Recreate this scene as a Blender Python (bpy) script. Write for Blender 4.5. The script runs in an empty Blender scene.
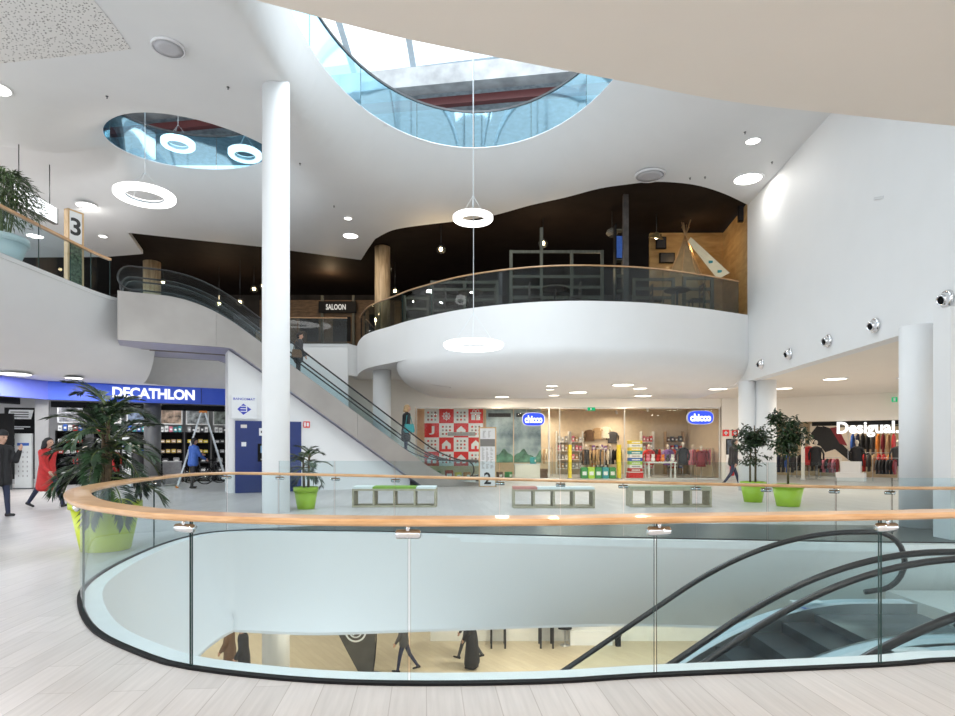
import bpy, bmesh, math, random
from mathutils import Vector, Matrix, Quaternion
from mathutils.geometry import delaunay_2d_cdt
random.seed(7)
SC = bpy.context.scene
COL = SC.collection
FPX, CX, HZ, EYE = 600.0, 477.5, 447.0, 1.4
Z3, Z1, ZC = 5.6, -5.2, 9.1          # upper gallery floor, lower floor, atrium ceiling
R = math.radians
def P(px, py, Y): return Vector(((px-CX)/FPX*Y, Y, EYE+(HZ-py)/FPX*Y))
def F(px, py, z): return P(px, py, FPX*(z-EYE)/(HZ-py))
WA, WB = 6.977, .085                  # right atrium wall: X = WA + WB*Y
def W(px, py): return P(px, py, WA/((px-CX)/FPX-WB))

# ------------------------------------------------------------------ materials
MATS = {}
def nt(name):
    m = bpy.data.materials.new(name); m.use_nodes = True
    t = m.node_tree; t.nodes.clear()
    return m, t, t.nodes, t.links
def mat(name, col, rough=.5, metal=0., var=.04, scale=6., spec=.5, bump=0., coat=0.):
    if name in MATS: return MATS[name]
    m, t, N, L = nt(name)
    out = N.new('ShaderNodeOutputMaterial'); b = N.new('ShaderNodeBsdfPrincipled')
    b.inputs['Roughness'].default_value = rough; b.inputs['Metallic'].default_value = metal
    b.inputs['Specular IOR Level'].default_value = spec
    b.inputs['Coat Weight'].default_value = coat
    tc = N.new('ShaderNodeTexCoord'); nz = N.new('ShaderNodeTexNoise'); nz.inputs['Scale'].default_value = scale
    nz.inputs['Detail'].default_value = 3
    L.new(tc.outputs['Object'], nz.inputs['Vector'])
    rp = N.new('ShaderNodeValToRGB')
    rp.color_ramp.elements[0].position = .3; rp.color_ramp.elements[1].position = .7
    rp.color_ramp.elements[0].color = (*[max(0, c*(1-var)) for c in col], 1)
    rp.color_ramp.elements[1].color = (*[min(1, c*(1+var)) for c in col], 1)
    L.new(nz.outputs['Fac'], rp.inputs['Fac']); L.new(rp.outputs['Color'], b.inputs['Base Color'])
    if bump:
        bp = N.new('ShaderNodeBump'); bp.inputs['Strength'].default_value = bump; bp.inputs['Distance'].default_value = .02
        L.new(nz.outputs['Fac'], bp.inputs['Height']); L.new(bp.outputs['Normal'], b.inputs['Normal'])
    L.new(b.outputs[0], out.inputs[0]); MATS[name] = m
    return m
def emit(name, col, s):
    if name in MATS: return MATS[name]
    m, t, N, L = nt(name)
    out = N.new('ShaderNodeOutputMaterial'); e = N.new('ShaderNodeEmission')
    e.inputs[0].default_value = (*col, 1); e.inputs[1].default_value = s
    L.new(e.outputs[0], out.inputs[0]); MATS[name] = m
    return m
def glass(name, tint, k=1., ior=1.45, gcol=(.95,.98,1), rough=0.):
    if name in MATS: return MATS[name]
    m, t, N, L = nt(name)
    out = N.new('ShaderNodeOutputMaterial'); tr = N.new('ShaderNodeBsdfTransparent'); gl = N.new('ShaderNodeBsdfGlossy')
    gl.inputs['Roughness'].default_value = rough
    tr.inputs[0].default_value = (*tint, 1); gl.inputs[0].default_value = (*gcol, 1)
    fr = N.new('ShaderNodeFresnel'); fr.inputs[0].default_value = ior
    mu = N.new('ShaderNodeMath'); mu.operation = 'MULTIPLY'; mu.inputs[1].default_value = k; mu.use_clamp = True
    mx = N.new('ShaderNodeMixShader')
    ge = N.new('ShaderNodeNewGeometry'); sb = N.new('ShaderNodeMath'); sb.operation = 'SUBTRACT'; sb.inputs[0].default_value = 1; L.new(ge.outputs['Backfacing'], sb.inputs[1])
    m2 = N.new('ShaderNodeMath'); m2.operation = 'MULTIPLY'; L.new(fr.outputs[0], mu.inputs[0]); L.new(mu.outputs[0], m2.inputs[0]); L.new(sb.outputs[0], m2.inputs[1]); L.new(m2.outputs[0], mx.inputs[0])
    L.new(tr.outputs[0], mx.inputs[1]); L.new(gl.outputs[0], mx.inputs[2]); L.new(mx.outputs[0], out.inputs[0])
    MATS[name] = m
    return m
def planks(name, c1, c2, cm, bw, bh, rot, rough=.35, mortar=.004, spec=.4):
    m, t, N, L = nt(name)
    out = N.new('ShaderNodeOutputMaterial'); b = N.new('ShaderNodeBsdfPrincipled')
    tc = N.new('ShaderNodeTexCoord'); mp = N.new('ShaderNodeMapping'); mp.inputs['Rotation'].default_value[2] = rot
    L.new(tc.outputs['Object'], mp.inputs['Vector'])
    br = N.new('ShaderNodeTexBrick'); br.inputs['Scale'].default_value = 1
    br.inputs['Brick Width'].default_value = bw; br.inputs['Row Height'].default_value = bh
    br.inputs['Mortar Size'].default_value = mortar; br.inputs['Mortar Smooth'].default_value = .3
    br.offset = .37; br.inputs['Color1'].default_value = (*c1, 1); br.inputs['Color2'].default_value = (*c2, 1); br.inputs['Mortar'].default_value = (*cm, 1)
    L.new(mp.outputs[0], br.inputs['Vector'])
    m2 = N.new('ShaderNodeMapping'); m2.inputs['Scale'].default_value = (.8, 14, 1); L.new(mp.outputs[0], m2.inputs['Vector'])
    nz = N.new('ShaderNodeTexNoise'); nz.inputs['Scale'].default_value = 2.5; nz.inputs['Detail'].default_value = 4; L.new(m2.outputs[0], nz.inputs['Vector'])
    rp = N.new('ShaderNodeValToRGB'); rp.color_ramp.elements[0].position = .3; rp.color_ramp.elements[1].position = .7
    rp.color_ramp.elements[0].color = (.86, .86, .86, 1); rp.color_ramp.elements[1].color = (1, 1, 1, 1)
    L.new(nz.outputs['Fac'], rp.inputs['Fac'])
    mx = N.new('ShaderNodeMix'); mx.data_type = 'RGBA'; mx.blend_type = 'MULTIPLY'; mx.inputs['Factor'].default_value = 1
    L.new(br.outputs['Color'], mx.inputs['A']); L.new(rp.outputs['Color'], mx.inputs['B']); L.new(mx.outputs['Result'], b.inputs['Base Color'])
    b.inputs['Roughness'].default_value = rough; b.inputs['Specular IOR Level'].default_value = spec
    L.new(b.outputs[0], out.inputs[0]); MATS[name] = m
    return m
def wood(name, c1, c2, scale=(1, 18, 18), rough=.35, coat=.2):
    if name in MATS: return MATS[name]
    m, t, N, L = nt(name)
    out = N.new('ShaderNodeOutputMaterial'); b = N.new('ShaderNodeBsdfPrincipled')
    tc = N.new('ShaderNodeTexCoord'); mp = N.new('ShaderNodeMapping'); mp.inputs['Scale'].default_value = scale
    L.new(tc.outputs['Object'], mp.inputs['Vector'])
    nz = N.new('ShaderNodeTexNoise'); nz.inputs['Scale'].default_value = 2.; nz.inputs['Detail'].default_value = 5
    nz.inputs['Distortion'].default_value = .6; L.new(mp.outputs[0], nz.inputs['Vector'])
    rp = N.new('ShaderNodeValToRGB'); rp.color_ramp.elements[0].position = .3; rp.color_ramp.elements[1].position = .72
    rp.color_ramp.elements[0].color = (*c1, 1); rp.color_ramp.elements[1].color = (*c2, 1)
    L.new(nz.outputs['Fac'], rp.inputs['Fac']); L.new(rp.outputs['Color'], b.inputs['Base Color'])
    b.inputs['Roughness'].default_value = rough; b.inputs['Coat Weight'].default_value = coat
    L.new(b.outputs[0], out.inputs[0]); MATS[name] = m
    return m
WHITE = mat('white paint', (.79, .80, .805), .6, var=.01, scale=1.5, spec=.3)
CREAM = mat('cream paint', (.84, .79, .71), .65, var=.012, scale=1.5, spec=.25)
SLABW = mat('ivory ceiling paint', (.88, .84, .79), .7, var=.012, scale=1.2, spec=.2)
CEILW = mat('ceiling plaster', (.80, .80, .80), .7, var=.012, scale=1.5, spec=.2)
GREYP = mat('grey bulkhead paint', (.78, .76, .74), .7, var=.02, spec=.2)
DARKC = mat('dark brown ceiling', (.020, .013, .010), .75, var=.2, scale=2, spec=.15)
DARKW = mat('dark saloon wall', (.028, .022, .018), .7, var=.35, scale=1.2, spec=.2)
BLACK = mat('black matte', (.010, .010, .011), .6, var=.1, spec=.15)
BLKG = mat('black gloss rubber', (.012, .012, .014), .28, var=.1, spec=.6)
STEEL = mat('brushed steel', (.62, .60, .585), .32, metal=1., var=.10, scale=1.3)
STEELS = mat('satin steel cladding', (.36, .335, .315), .40, metal=.8, var=.10, scale=.9)
CHROME = mat('chrome', (.8, .8, .82), .12, metal=1., var=.02)
DKSTEEL = mat('dark steel', (.08, .085, .09), .35, metal=.7, var=.15)
ALU = mat('aluminium deck', (.74, .80, .84), .4, metal=.3, var=.05)
STEPM = mat('ribbed step metal', (.055, .058, .062), .45, metal=.5, var=.15, scale=12)
PLATE = mat('dark landing tile', (.06, .065, .068), .25, var=.15, scale=5, spec=.6)
BEECH = wood('beech handrail', (.56, .30, .125), (.74, .46, .25), (2, 2, 14), .3, .3)
BENCHW = wood('grey oak bench', (.34, .31, .22), (.50, .46, .34), (2, 12, 12), .55, 0)
LOGW = wood('timber column cladding', (.30, .19, .09), (.62, .44, .26), (5, 5, .6), .6, 0)
SALW = wood('aged grey green timber', (.07, .068, .05), (.14, .135, .10), (8, 8, .8), .65, 0)
PLYW = wood('golden plywood', (.34, .20, .07), (.55, .36, .15), (.7, .7, 2.5), .5, .1)
TOTW = wood('light oak frame', (.55, .36, .17), (.72, .5, .28), (6, 6, 1), .45, .1)
GL_NEAR = glass('clear greenish glass', (.885, .935, .945), .6)
GL_FAR = glass('pale green glass', (.88, .95, .955), .55)
GL_DARK = glass('smoked gallery glass', (.66, .72, .72), 1.5)
GL_BLUE = glass('sky tinted glass', (.62, .84, .93), 1.5, 2.3, (.55, .85, 1), .05)
GL_LEFT = glass('blue grey glass', (.88, .94, .965), .9)
GL_SHOP = glass('shop window glass', (.97, .98, .97), .4)
GL_ESC = glass('escalator glass', (.91, .955, .965), .7)
LAMP = emit('lamp diffuser', (1, .97, .92), 6.)
LAMPW = emit('warm lamp diffuser', (1, .90, .74), 5.)
RING = emit('ring lamp diffuser', (1, .98, .95), 2.6)
FLOOR = planks('pale plank tiles', (.61, .58, .57), (.54, .515, .505), (.40, .37, .355), 1.2, .2, R(90)-math.atan(.085), .38, .003, .35)
FLOORD = planks('dark plank strip', (.10, .11, .11), (.075, .082, .085), (.07, .07, .07), 1.2, .2, R(55), .35, .004)
FLOOR1 = planks('beige lower floor', (.72, .63, .48), (.66, .57, .43), (.5, .42, .3), 1.2, .2, R(55), .4, .004)
FLOOR3 = planks('dark timber floor', (.06, .045, .035), (.045, .035, .03), (.02, .015, .01), 1.5, .15, 0, .5, .004)
LIME = mat('lime plastic', (.34, .54, .035), .4, var=.03)
YLIME = mat('yellow green plastic', (.58, .66, .02), .4, var=.03)
SOIL = mat('potting soil', (.05, .035, .02), .9, var=.4, scale=30, bump=.5)
LEAFD = mat('dark palm leaf', (.028, .062, .026), .4, var=.5, scale=9)
LEAFF = mat('ficus leaf', (.022, .048, .016), .35, var=.5, scale=9)
LEAFB = mat('bamboo leaf', (.05, .10, .03), .45, var=.5, scale=9)
BARK = mat('plant bark', (.12, .085, .05), .8, var=.4, scale=20, bump=.4)
STALK = mat('green stalk', (.12, .16, .05), .6, var=.3, scale=14)
BLUE = mat('shop fascia blue', (.045, .12, .74), .4, var=.02)
BLUED = mat('cash machine navy', (.012, .03, .16), .35, var=.05)
REDM = mat('red print', (.72, .03, .03), .5, var=.03)
SKIN = mat('skin', (.56, .33, .24), .5, var=.04)

# ------------------------------------------------------------------ mesh builder
class MB:
    def __init__(s): s.v = []; s.f = []; s.m = []; s.mats = []; s.sm = []
    def mi(s, m):
        if m not in s.mats: s.mats.append(m)
        return s.mats.index(m)
    def add(s, vs, fs, m=None, smooth=False):
        o = len(s.v); s.v += [tuple(v) for v in vs]; k = s.mi(m) if m else 0
        for f in fs: s.f.append(tuple(i+o for i in f)); s.m.append(k); s.sm.append(smooth)
        return s
    def box(s, a, b, m=None, rot=0., piv=None):
        x0, y0, z0 = a; x1, y1, z1 = b
        vs = [Vector(v) for v in ((x0,y0,z0),(x1,y0,z0),(x1,y1,z0),(x0,y1,z0),(x0,y0,z1),(x1,y0,z1),(x1,y1,z1),(x0,y1,z1))]
        if rot:
            c = Vector(piv) if piv else (Vector(a)+Vector(b))/2; M = Matrix.Rotation(rot, 3, 'Z')
            vs = [M @ (v-c)+c for v in vs]
        return s.add(vs, [(0,3,2,1),(4,5,6,7),(0,1,5,4),(1,2,6,5),(2,3,7,6),(3,0,4,7)], m)
    def beam(s, p, q, w, h, m=None, up=(0,0,1)):
        p, q = Vector(p), Vector(q); d = (q-p).normalized(); u = Vector(up)
        if abs(d.dot(u)) > .98: u = Vector((1,0,0))
        a = d.cross(u).normalized()*w/2; b = a.cross(d).normalized()*h/2
        vs = [p-a-b, p+a-b, p+a+b, p-a+b, q-a-b, q+a-b, q+a+b, q-a+b]
        return s.add(vs, [(0,1,2,3),(7,6,5,4),(0,4,5,1),(1,5,6,2),(2,6,7,3),(3,7,4,0)], m)
    def tube(s, pts, r, n=8, m=None, closed=False, caps=True):
        pts = [Vector(p) for p in pts]; k = len(pts); rr = r if isinstance(r, (list, tuple)) else [r]*k
        vs, fs, up = [], [], None
        for i, p in enumerate(pts):
            if closed: d = pts[(i+1) % k]-pts[i-1]
            else: d = pts[min(i+1, k-1)]-pts[max(i-1, 0)]
            d.normalize()
            if up is None:
                up = Vector((0,0,1)) if abs(d.z) < .95 else Vector((1,0,0))
            a = d.cross(up)
            if a.length < 1e-4: a = d.cross(Vector((1,.3,0)))
            a.normalize(); b = a.cross(d).normalized(); up = b
            for j in range(n):
                t = 2*math.pi*j/n; vs.append(p+a*math.cos(t)*rr[i]+b*math.sin(t)*rr[i])
        for i in range(k if closed else k-1):
            for j in range(n):
                A, B = i*n, ((i+1) % k)*n
                fs.append((A+j, B+j, B+(j+1) % n, A+(j+1) % n))
        if caps and not closed:
            fs.append(tuple(range(n))); fs.append(tuple((k-1)*n+j for j in reversed(range(n))))
        return s.add(vs, fs, m, True)
    def lathe(s, prof, c=(0,0,0), n=24, m=None, smooth=True, sy=1., axis=None):
        c = Vector(c); vs, fs = [], []; k = len(prof)
        Q = Vector((0,0,1)).rotation_difference(Vector(axis)).to_matrix() if axis is not None else None
        for (r, z) in prof:
            for j in range(n):
                t = 2*math.pi*j/n; v = Vector((r*math.cos(t), r*math.sin(t)*sy, z)); vs.append(c+(Q @ v if Q else v))
        for i in range(k-1):
            for j in range(n):
                fs.append((i*n+j, i*n+(j+1) % n, (i+1)*n+(j+1) % n, (i+1)*n+j))
        if tuple(prof[0]) == tuple(prof[-1]): return s.add(vs, fs, m, smooth)
        if prof[0][0] > 1e-5: fs.append(tuple(reversed(range(n))))
        if prof[-1][0] > 1e-5: fs.append(tuple((k-1)*n+j for j in range(n)))
        return s.add(vs, fs, m, smooth)
    def ball(s, c, r, m=None, n=12, k=8, sc=(1,1,1)):
        vs, fs = [], []; c = Vector(c)
        for i in range(k+1):
            a = math.pi*i/k
            for j in range(n):
                t = 2*math.pi*j/n
                vs.append(c+Vector((math.sin(a)*math.cos(t)*r*sc[0], math.sin(a)*math.sin(t)*r*sc[1], math.cos(a)*r*sc[2])))
        for i in range(k):
            for j in range(n):
                fs.append((i*n+j, (i+1)*n+j, (i+1)*n+(j+1) % n, i*n+(j+1) % n))
        return s.add(vs, fs, m, True)
    def prism(s, pts, d, m=None):
        """polygon (3D points in order) pushed along vector d"""
        n = len(pts); d = Vector(d); pts = [Vector(p) for p in pts]
        vs = pts+[p+d for p in pts]
        fs = [tuple(reversed(range(n))), tuple(range(n, 2*n))]+[(i, (i+1) % n, n+(i+1) % n, n+i) for i in range(n)]
        return s.add(vs, fs, m)
    def loft(s, rows, m=None, smooth=True, closed=False):
        n = len(rows[0]); vs = [v for r in rows for v in r]; fs = []
        for i in range(len(rows)-1):
            for j in range(n if closed else n-1):
                fs.append((i*n+j, i*n+(j+1) % n, (i+1)*n+(j+1) % n, (i+1)*n+j))
        return s.add(vs, fs, m, smooth)
    def build(s, name, m=None, parent=None, loc=None, fix=True):
        me = bpy.data.meshes.new(name); me.from_pydata(s.v, [], s.f)
        if m is not None and not s.mats: s.mats = [m]
        for x in (s.mats or [WHITE]): me.materials.append(x if x else m)
        me.polygons.foreach_set('material_index', s.m); me.polygons.foreach_set('use_smooth', s.sm)
        if fix:
            bm = bmesh.new(); bm.from_mesh(me); bmesh.ops.recalc_face_normals(bm, faces=bm.faces); bm.to_mesh(me); bm.free()
        me.update()
        o = bpy.data.objects.new(name, me); COL.objects.link(o)
        if parent: o.parent = parent
        if loc is not None: o.location = loc
        return o
def tag(o, label, cat, group=None, kind=None):
    o['label'] = label; o['category'] = cat
    if group: o['group'] = group
    if kind: o['kind'] = kind
    return o
def thing(name, label, cat, loc=(0,0,0), rz=0., group=None):
    o = bpy.data.objects.new(name, None); COL.objects.link(o); o.location = loc; o.rotation_euler = (0,0,rz)
    o.empty_display_size = .1
    return tag(o, label, cat, group)
def struct(o, label=None):
    o['kind'] = 'structure'
    if label: o['label'] = label
    return o
def dup(src, loc=None, rz=None, label=None, group=None):
    def cp(o, par):
        c = o.copy(); COL.objects.link(c); c.parent = par
        for ch in o.children: cp(ch, c)
        return c
    r = cp(src, None)
    if loc is not None: r.location = loc
    if rz is not None: r.rotation_euler = (0,0,rz)
    if label: r['label'] = label
    if group: r['group'] = group
    return r
def text_mb(body, size, depth, m, bold=0., align='CENTER', spacing=1.):
    """lettering as mesh in the XZ plane facing -Y, baseline-centred on the origin"""
    cu = bpy.data.curves.new('lettering', 'FONT'); cu.body = body; cu.size = size; cu.extrude = depth/2; cu.offset = bold
    cu.align_x = align; cu.align_y = 'CENTER'; cu.space_character = spacing; cu.resolution_u = 3
    o = bpy.data.objects.new('lettering', cu); COL.objects.link(o)
    me = bpy.data.meshes.new_from_object(o.evaluated_get(bpy.context.evaluated_depsgraph_get()))
    bpy.data.objects.remove(o); bpy.data.curves.remove(cu)
    mb = MB(); mb.add([(v.co.x, -v.co.z, v.co.y) for v in me.vertices], [tuple(p.vertices) for p in me.polygons], m)
    bpy.data.meshes.remove(me)
    return mb
def lettering(name, body, w, h, m, parent, loc, rz=0., depth=.02, bold=0., spacing=1.):
    """text scaled to width w and height h, centred on loc (local to the parent)"""
    mb = text_mb(body, 1., .001, m, bold, 'CENTER', spacing)
    xs = [v[0] for v in mb.v]; zs = [v[2] for v in mb.v]; ys = [v[1] for v in mb.v]
    sx = w/(max(xs)-min(xs)); sz = h/(max(zs)-min(zs)); x0 = (max(xs)+min(xs))/2; z0 = (max(zs)+min(zs))/2
    sy = depth/max(1e-6, max(ys)-min(ys)); M = Matrix.Rotation(rz, 3, 'Z')
    mb.v = [tuple(M @ Vector(((v[0]-x0)*sx, v[1]*sy, (v[2]-z0)*sz))+Vector(loc)) for v in mb.v]
    return mb.build(name, m, parent, fix=False)
def catmull(pts, k=8, closed=False):
    pts = [Vector(p) for p in pts]; n = len(pts); out = []
    for i in range(n if closed else n-1):
        if closed: a, b, c, d = pts[i-1], pts[i], pts[(i+1) % n], pts[(i+2) % n]
        else: a, b, c, d = pts[max(i-1, 0)], pts[i], pts[i+1], pts[min(i+2, n-1)]
        for j in range(k):
            t = j/k
            out.append(.5*((2*b)+(c-a)*t+(2*a-5*b+4*c-d)*t*t+(3*b-a-3*c+d)*t**3))
    if not closed: out.append(pts[-1].copy())
    return out
def resample(pts, step, closed=False):
    pts = [Vector(p) for p in pts]
    if closed: pts = pts+[pts[0]]
    L = [0]
    for a, b in zip(pts, pts[1:]): L.append(L[-1]+(b-a).length)
    n = max(2, int(round(L[-1]/step))); out = []; i = 0
    for k in range(n if closed else n+1):
        s = L[-1]*k/n
        while i < len(L)-2 and L[i+1] < s: i += 1
        t = (s-L[i])/max(1e-9, L[i+1]-L[i]); out.append(pts[i].lerp(pts[i+1], t))
    return out
def normals2(pts, closed=False):
    """left-hand normals in plan"""
    n = len(pts); out = []
    for i in range(n):
        d = (pts[(i+1) % n]-pts[i-1]) if closed else (pts[min(i+1, n-1)]-pts[max(i-1, 0)])
        v = Vector((-d.y, d.x, 0)); v.normalize(); out.append(v)
    return out
def offset(pts, d, closed=False):
    return [p+q*(d[i] if isinstance(d, list) else d) for i, (p, q) in enumerate(zip(pts, normals2(pts, closed)))]
def cdt(outer, holes, extra=()):
    """triangulated plan polygon with holes: (2D verts, tris)"""
    vs, loops = [], []
    for L in [outer]+list(holes):
        o = len(vs); vs += [Vector((p[0], p[1])) for p in L]; loops.append(list(range(o, o+len(L))))
    vs += [Vector((p[0], p[1])) for p in extra]
    ed = [(l[i], l[(i+1) % len(l)]) for l in loops for i in range(len(l))]
    ov, oe, of, a, b, c = delaunay_2d_cdt(vs, ed, [], 0, 1e-5)
    def inside(p, L):
        k = False; n = len(L)
        for i in range(n):
            x1, y1 = L[i][0], L[i][1]; x2, y2 = L[i-1][0], L[i-1][1]
            if (y1 > p[1]) != (y2 > p[1]) and p[0] < (x2-x1)*(p[1]-y1)/(y2-y1)+x1: k = not k
        return k
    tris = []
    for f in of:
        c = sum((ov[i] for i in f), Vector((0,0)))/len(f)
        if inside(c, outer) and not any(inside(c, h) for h in holes): tris.append(tuple(f))
    return ov, tris
def slab(name, outer, holes, z0, z1, mtop, mbot=None, sides=True):
    ov, tr = cdt(outer, holes); mb = MB()
    mb.add([(p.x, p.y, z1) for p in ov], tr, mtop); mb.add([(p.x, p.y, z0) for p in ov], [tuple(reversed(f)) for f in tr], mbot or mtop)
    if sides:
        for L in [outer]+list(holes):
            n = len(L)
            for i in range(n):
                a, b = L[i], L[(i+1) % n]
                mb.add([(a[0],a[1],z0),(b[0],b[1],z0),(b[0],b[1],z1),(a[0],a[1],z1)], [(0,1,2,3)], mbot or mtop)
    return mb.build(name)
# ================================================================== SETTING
# --- the well in the main floor
G_RAW = [(10,4.05),(7,4.02),(4.6,4.0),(3.14,3.94),(2.57,3.84),(1.08,3.67),(.43,3.57),(-.38,3.54),(-1.07,3.6),(-1.82,3.8),(-2.25,4.04),(-2.89,4.55),
         (-3.5,5.3),(-3.92,6.0),(-4.2,6.8),(-4.38,7.6),(-4.5,8.4),(-4.52,9.1),(-4.42,9.65),(-4.1,9.98),(-3.6,10.05),(-2.6,9.98),(-1.25,9.83),(1.7,9.3),(3.3,9.08),(4.7,8.9),(6.2,8.75),(10,8.5)]
G = resample(catmull([(x, y, 0) for x, y in G_RAW], 8), .22)
E = offset(G, -.17)
hole = [(p.x, p.y) for p in E]
struct(slab('floor', [(-26,-4),(26,-4),(26,36),(-26,36)], [hole], -.12, 0, FLOOR, WHITE))
# curved white fascia of the well, falling away under the slab
def inw(p):
    if p.y < 6: return .05
    if p.x < -3.4: return .5+.1*min(1, max(0, (p.y-8.5)/1.2))
    return .6+.25*min(1, max(0, (p.x+3.4)/1.0))-1.45*min(1, max(0, (p.x+2.6)/4.8))
dn = [-inw(p) for p in E]
for _ in range(16): dn = [dn[0]]+[(dn[i-1]+dn[i]*2+dn[i+1])/4 for i in range(1, len(dn)-1)]+[dn[-1]]
rows = []
for k in range(9):
    s = k/8; cur = offset(E, [d*s**1.7 for d in dn]); rows.append([Vector((p.x, p.y, -1.42*(1-(1-s)**1.15))) for p in cur])
mb = MB(); mb.loft(rows); struct(mb.build('wall_well', WHITE))
b1 = [(p.x, p.y) for p in rows[-1]]
struct(slab('ceiling_lower', [(-26,-4),(26,-4),(26,36),(-26,36)], [b1], -1.46, -1.42, CEILW))
mb = MB(); mb.box((-26,-4,Z1-.2),(26,36,Z1)); struct(mb.build('floor_lower', FLOOR1))
mb = MB(); mb.box((-1.6,20.4,Z1),(20,20.6,-1.46)); struct(mb.build('wall_lower', mat('lower shop wall', (.86,.84,.79), .6)))
mb = MB(); mb.box((-26,30,Z1),(-1.6,30.2,-1.46)); struct(mb.build('wall_lower_back', CREAM))
# dark plank strip beyond the well
st = [(-4.0,10.2),(-3.2,10.5),(-1.5,11.1),(4,10.9),(9,10.6),(9,8.8)]+[(p.x, p.y+.02) for p in reversed(G) if p.x > -3.9 and p.y > 8.5 and p.x < 9]
mb = MB(); ov, tr = cdt(st, []); mb.add([(p.x, p.y, .006) for p in ov], tr, FLOORD); struct(mb.build('floor_strip'))
# sunken landing of the lower escalators
mb = MB(); mb.box((5.75,4.12,-1.3),(10,8.45,-.62), mat('landing floor', (.62,.63,.62), .4)); struct(mb.build('floor_landing'))
# --- atrium ceiling with two trumpet openings
OPS = [dict(c=(-.1,12.2), a=3.65, b=5.45, wl=.42, wr=2.6, wn=2.5, wf=2.9), dict(c=(-8.3,17.35), a=2.3, b=1.68, wl=1.8, wr=1.6, wn=3.0, wf=3.0)]
VIR = dict(c=(-13.2,17.8), a=2.4, b=1.0, wl=3, wr=2, wn=2.2, wf=3.2)
def rise(o, x, y):
    dx, dy = x-o['c'][0], y-o['c'][1]; r = math.hypot(dx/o['a'], dy/o['b'])
    if r <= 1: return 1.1
    d = math.hypot(dx, dy)*(r-1)/r; n = math.hypot(dx, dy)
    cx, cy = (dx/n)**2, (dy/n)**2
    w = cx*(o['wr'] if dx > 0 else o['wl'])+cy*(o['wf'] if dy > 0 else o['wn'])
    return 1.1*max(0, 1-d/w)**2 if d < w else 0
def zceil(x, y):
    h = [rise(o, x, y) for o in OPS]+[.75*rise(VIR, x, y)]
    return ZC+min(1.095, (sum(v**3 for v in h))**(1/3))
bound_px = [(748,205),(725,194),(700,186),(675,182.5),(650,182),(625,185),(600,190),(565,200),(530,208),(490,217),(450,222),(420,225.5),(400,228.5),(388,232),(375,239)]
bnd = [F(a, b, ZC) for a, b in bound_px]
bnd = catmull(bnd, 4)
bnd += [F(368,249,ZC), F(361,260,ZC), F(312,253.5,ZC), F(263,247,ZC), F(195,240,ZC), F(128,233,ZC), F(143,254,ZC), F(105,257,ZC), Vector((-24,24.5,ZC))]
outer = [(WA+WB*3-.02,3)]+[(p.x, p.y) for p in bnd]+[(-24,3)]
def ell(o, s=0., n=72): return [(o['c'][0]+(o['a']+s)*math.cos(2*math.pi*i/n), o['c'][1]+(o['b']+s)*math.sin(2*math.pi*i/n)) for i in range(n)]
holes = [ell(o) for o in OPS]
ext = []
for o in OPS:
    for s in (.05,.11,.18,.26,.35,.46,.6,.8,1.1,1.45,1.85,2.3,2.8): ext += ell(o, s, 150 if s < .7 else 72)
x = -23.5
while x < 9:
    y = 3.3
    while y < 25: ext.append((x+.011*math.sin(y*7), y+.013*math.sin(x*5))); y += .42
    x += .42
def inpoly(p, L):
    k = False
    for i in range(len(L)):
        (x1, y1), (x2, y2) = L[i], L[i-1]
        if (y1 > p[1]) != (y2 > p[1]) and p[0] < (x2-x1)*(p[1]-y1)/(y2-y1)+x1: k = not k
    return k
ext = [p for p in ext if inpoly(p, outer) and not any(inpoly(p, h) for h in holes)]
ov, tr = cdt(outer, holes, ext)
mb = MB(); mb.add([(p.x, p.y, zceil(p.x, p.y)) for p in ov], tr, WHITE, True)
mb.loft([[Vector((p.x, p.y, zceil(p.x, p.y))) for p in bnd], [Vector((p.x, p.y, zceil(p.x, p.y)+.25)) for p in bnd]], WHITE, False)
struct(mb.build('ceiling'))
# perforated plaster field
pf = [F(-5,-60,ZC), F(70,-30,ZC), F(118,30,ZC), F(131,49,ZC), F(0,63,ZC), F(-60,70,ZC)]
m, t, N, L = nt('perforated plaster')
out = N.new('ShaderNodeOutputMaterial'); b = N.new('ShaderNodeBsdfPrincipled'); tc = N.new('ShaderNodeTexCoord')
vo = N.new('ShaderNodeTexVoronoi'); vo.inputs['Scale'].default_value = 21; rp = N.new('ShaderNodeValToRGB')
rp.color_ramp.elements[0].position = .25; rp.color_ramp.elements[0].color = (.12,.11,.10,1); rp.color_ramp.elements[1].position = .30; rp.color_ramp.elements[1].color = (.78,.77,.75,1)
L.new(tc.outputs['Object'], vo.inputs['Vector']); L.new(vo.outputs['Distance'], rp.inputs['Fac']); L.new(rp.outputs['Color'], b.inputs['Base Color']); L.new(b.outputs[0], out.inputs[0])
b.inputs['Roughness'].default_value = .8
mb = MB(); mb.prism([p+Vector((0,0,-.012)) for p in pf], (0,0,.01), m); struct(mb.build('ceiling_panel'))
# dark gallery ceiling
mb = MB(); dk = [(p.x, p.y) for p in bnd]+[(-24,34),(14,34),(14,19.2)]
ov, tr = cdt(dk, []); mb.add([(p.x, p.y, ZC+.16) for p in ov], tr, DARKC); struct(mb.build('ceiling_gallery'))
# --- gallery slab above the viewer
ed = catmull([F(a, b, 4.2) for a, b in ((255,0),(330,20),(400,37.5),(475,53),(545,66.5),(600,77),(640,84.5),(700,96.5),(760,105.5),(830,113),(890,119.5),(955,126))], 5)
op = [(p.x, p.y) for p in ed]+[(7.42,5.95),(6.66,-4),(-6,-4),(-5,1.2),(-3.0,2.75)]
struct(slab('ceiling_slab', op, [], 4.2, 5.6, FLOOR3, SLABW))
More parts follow.
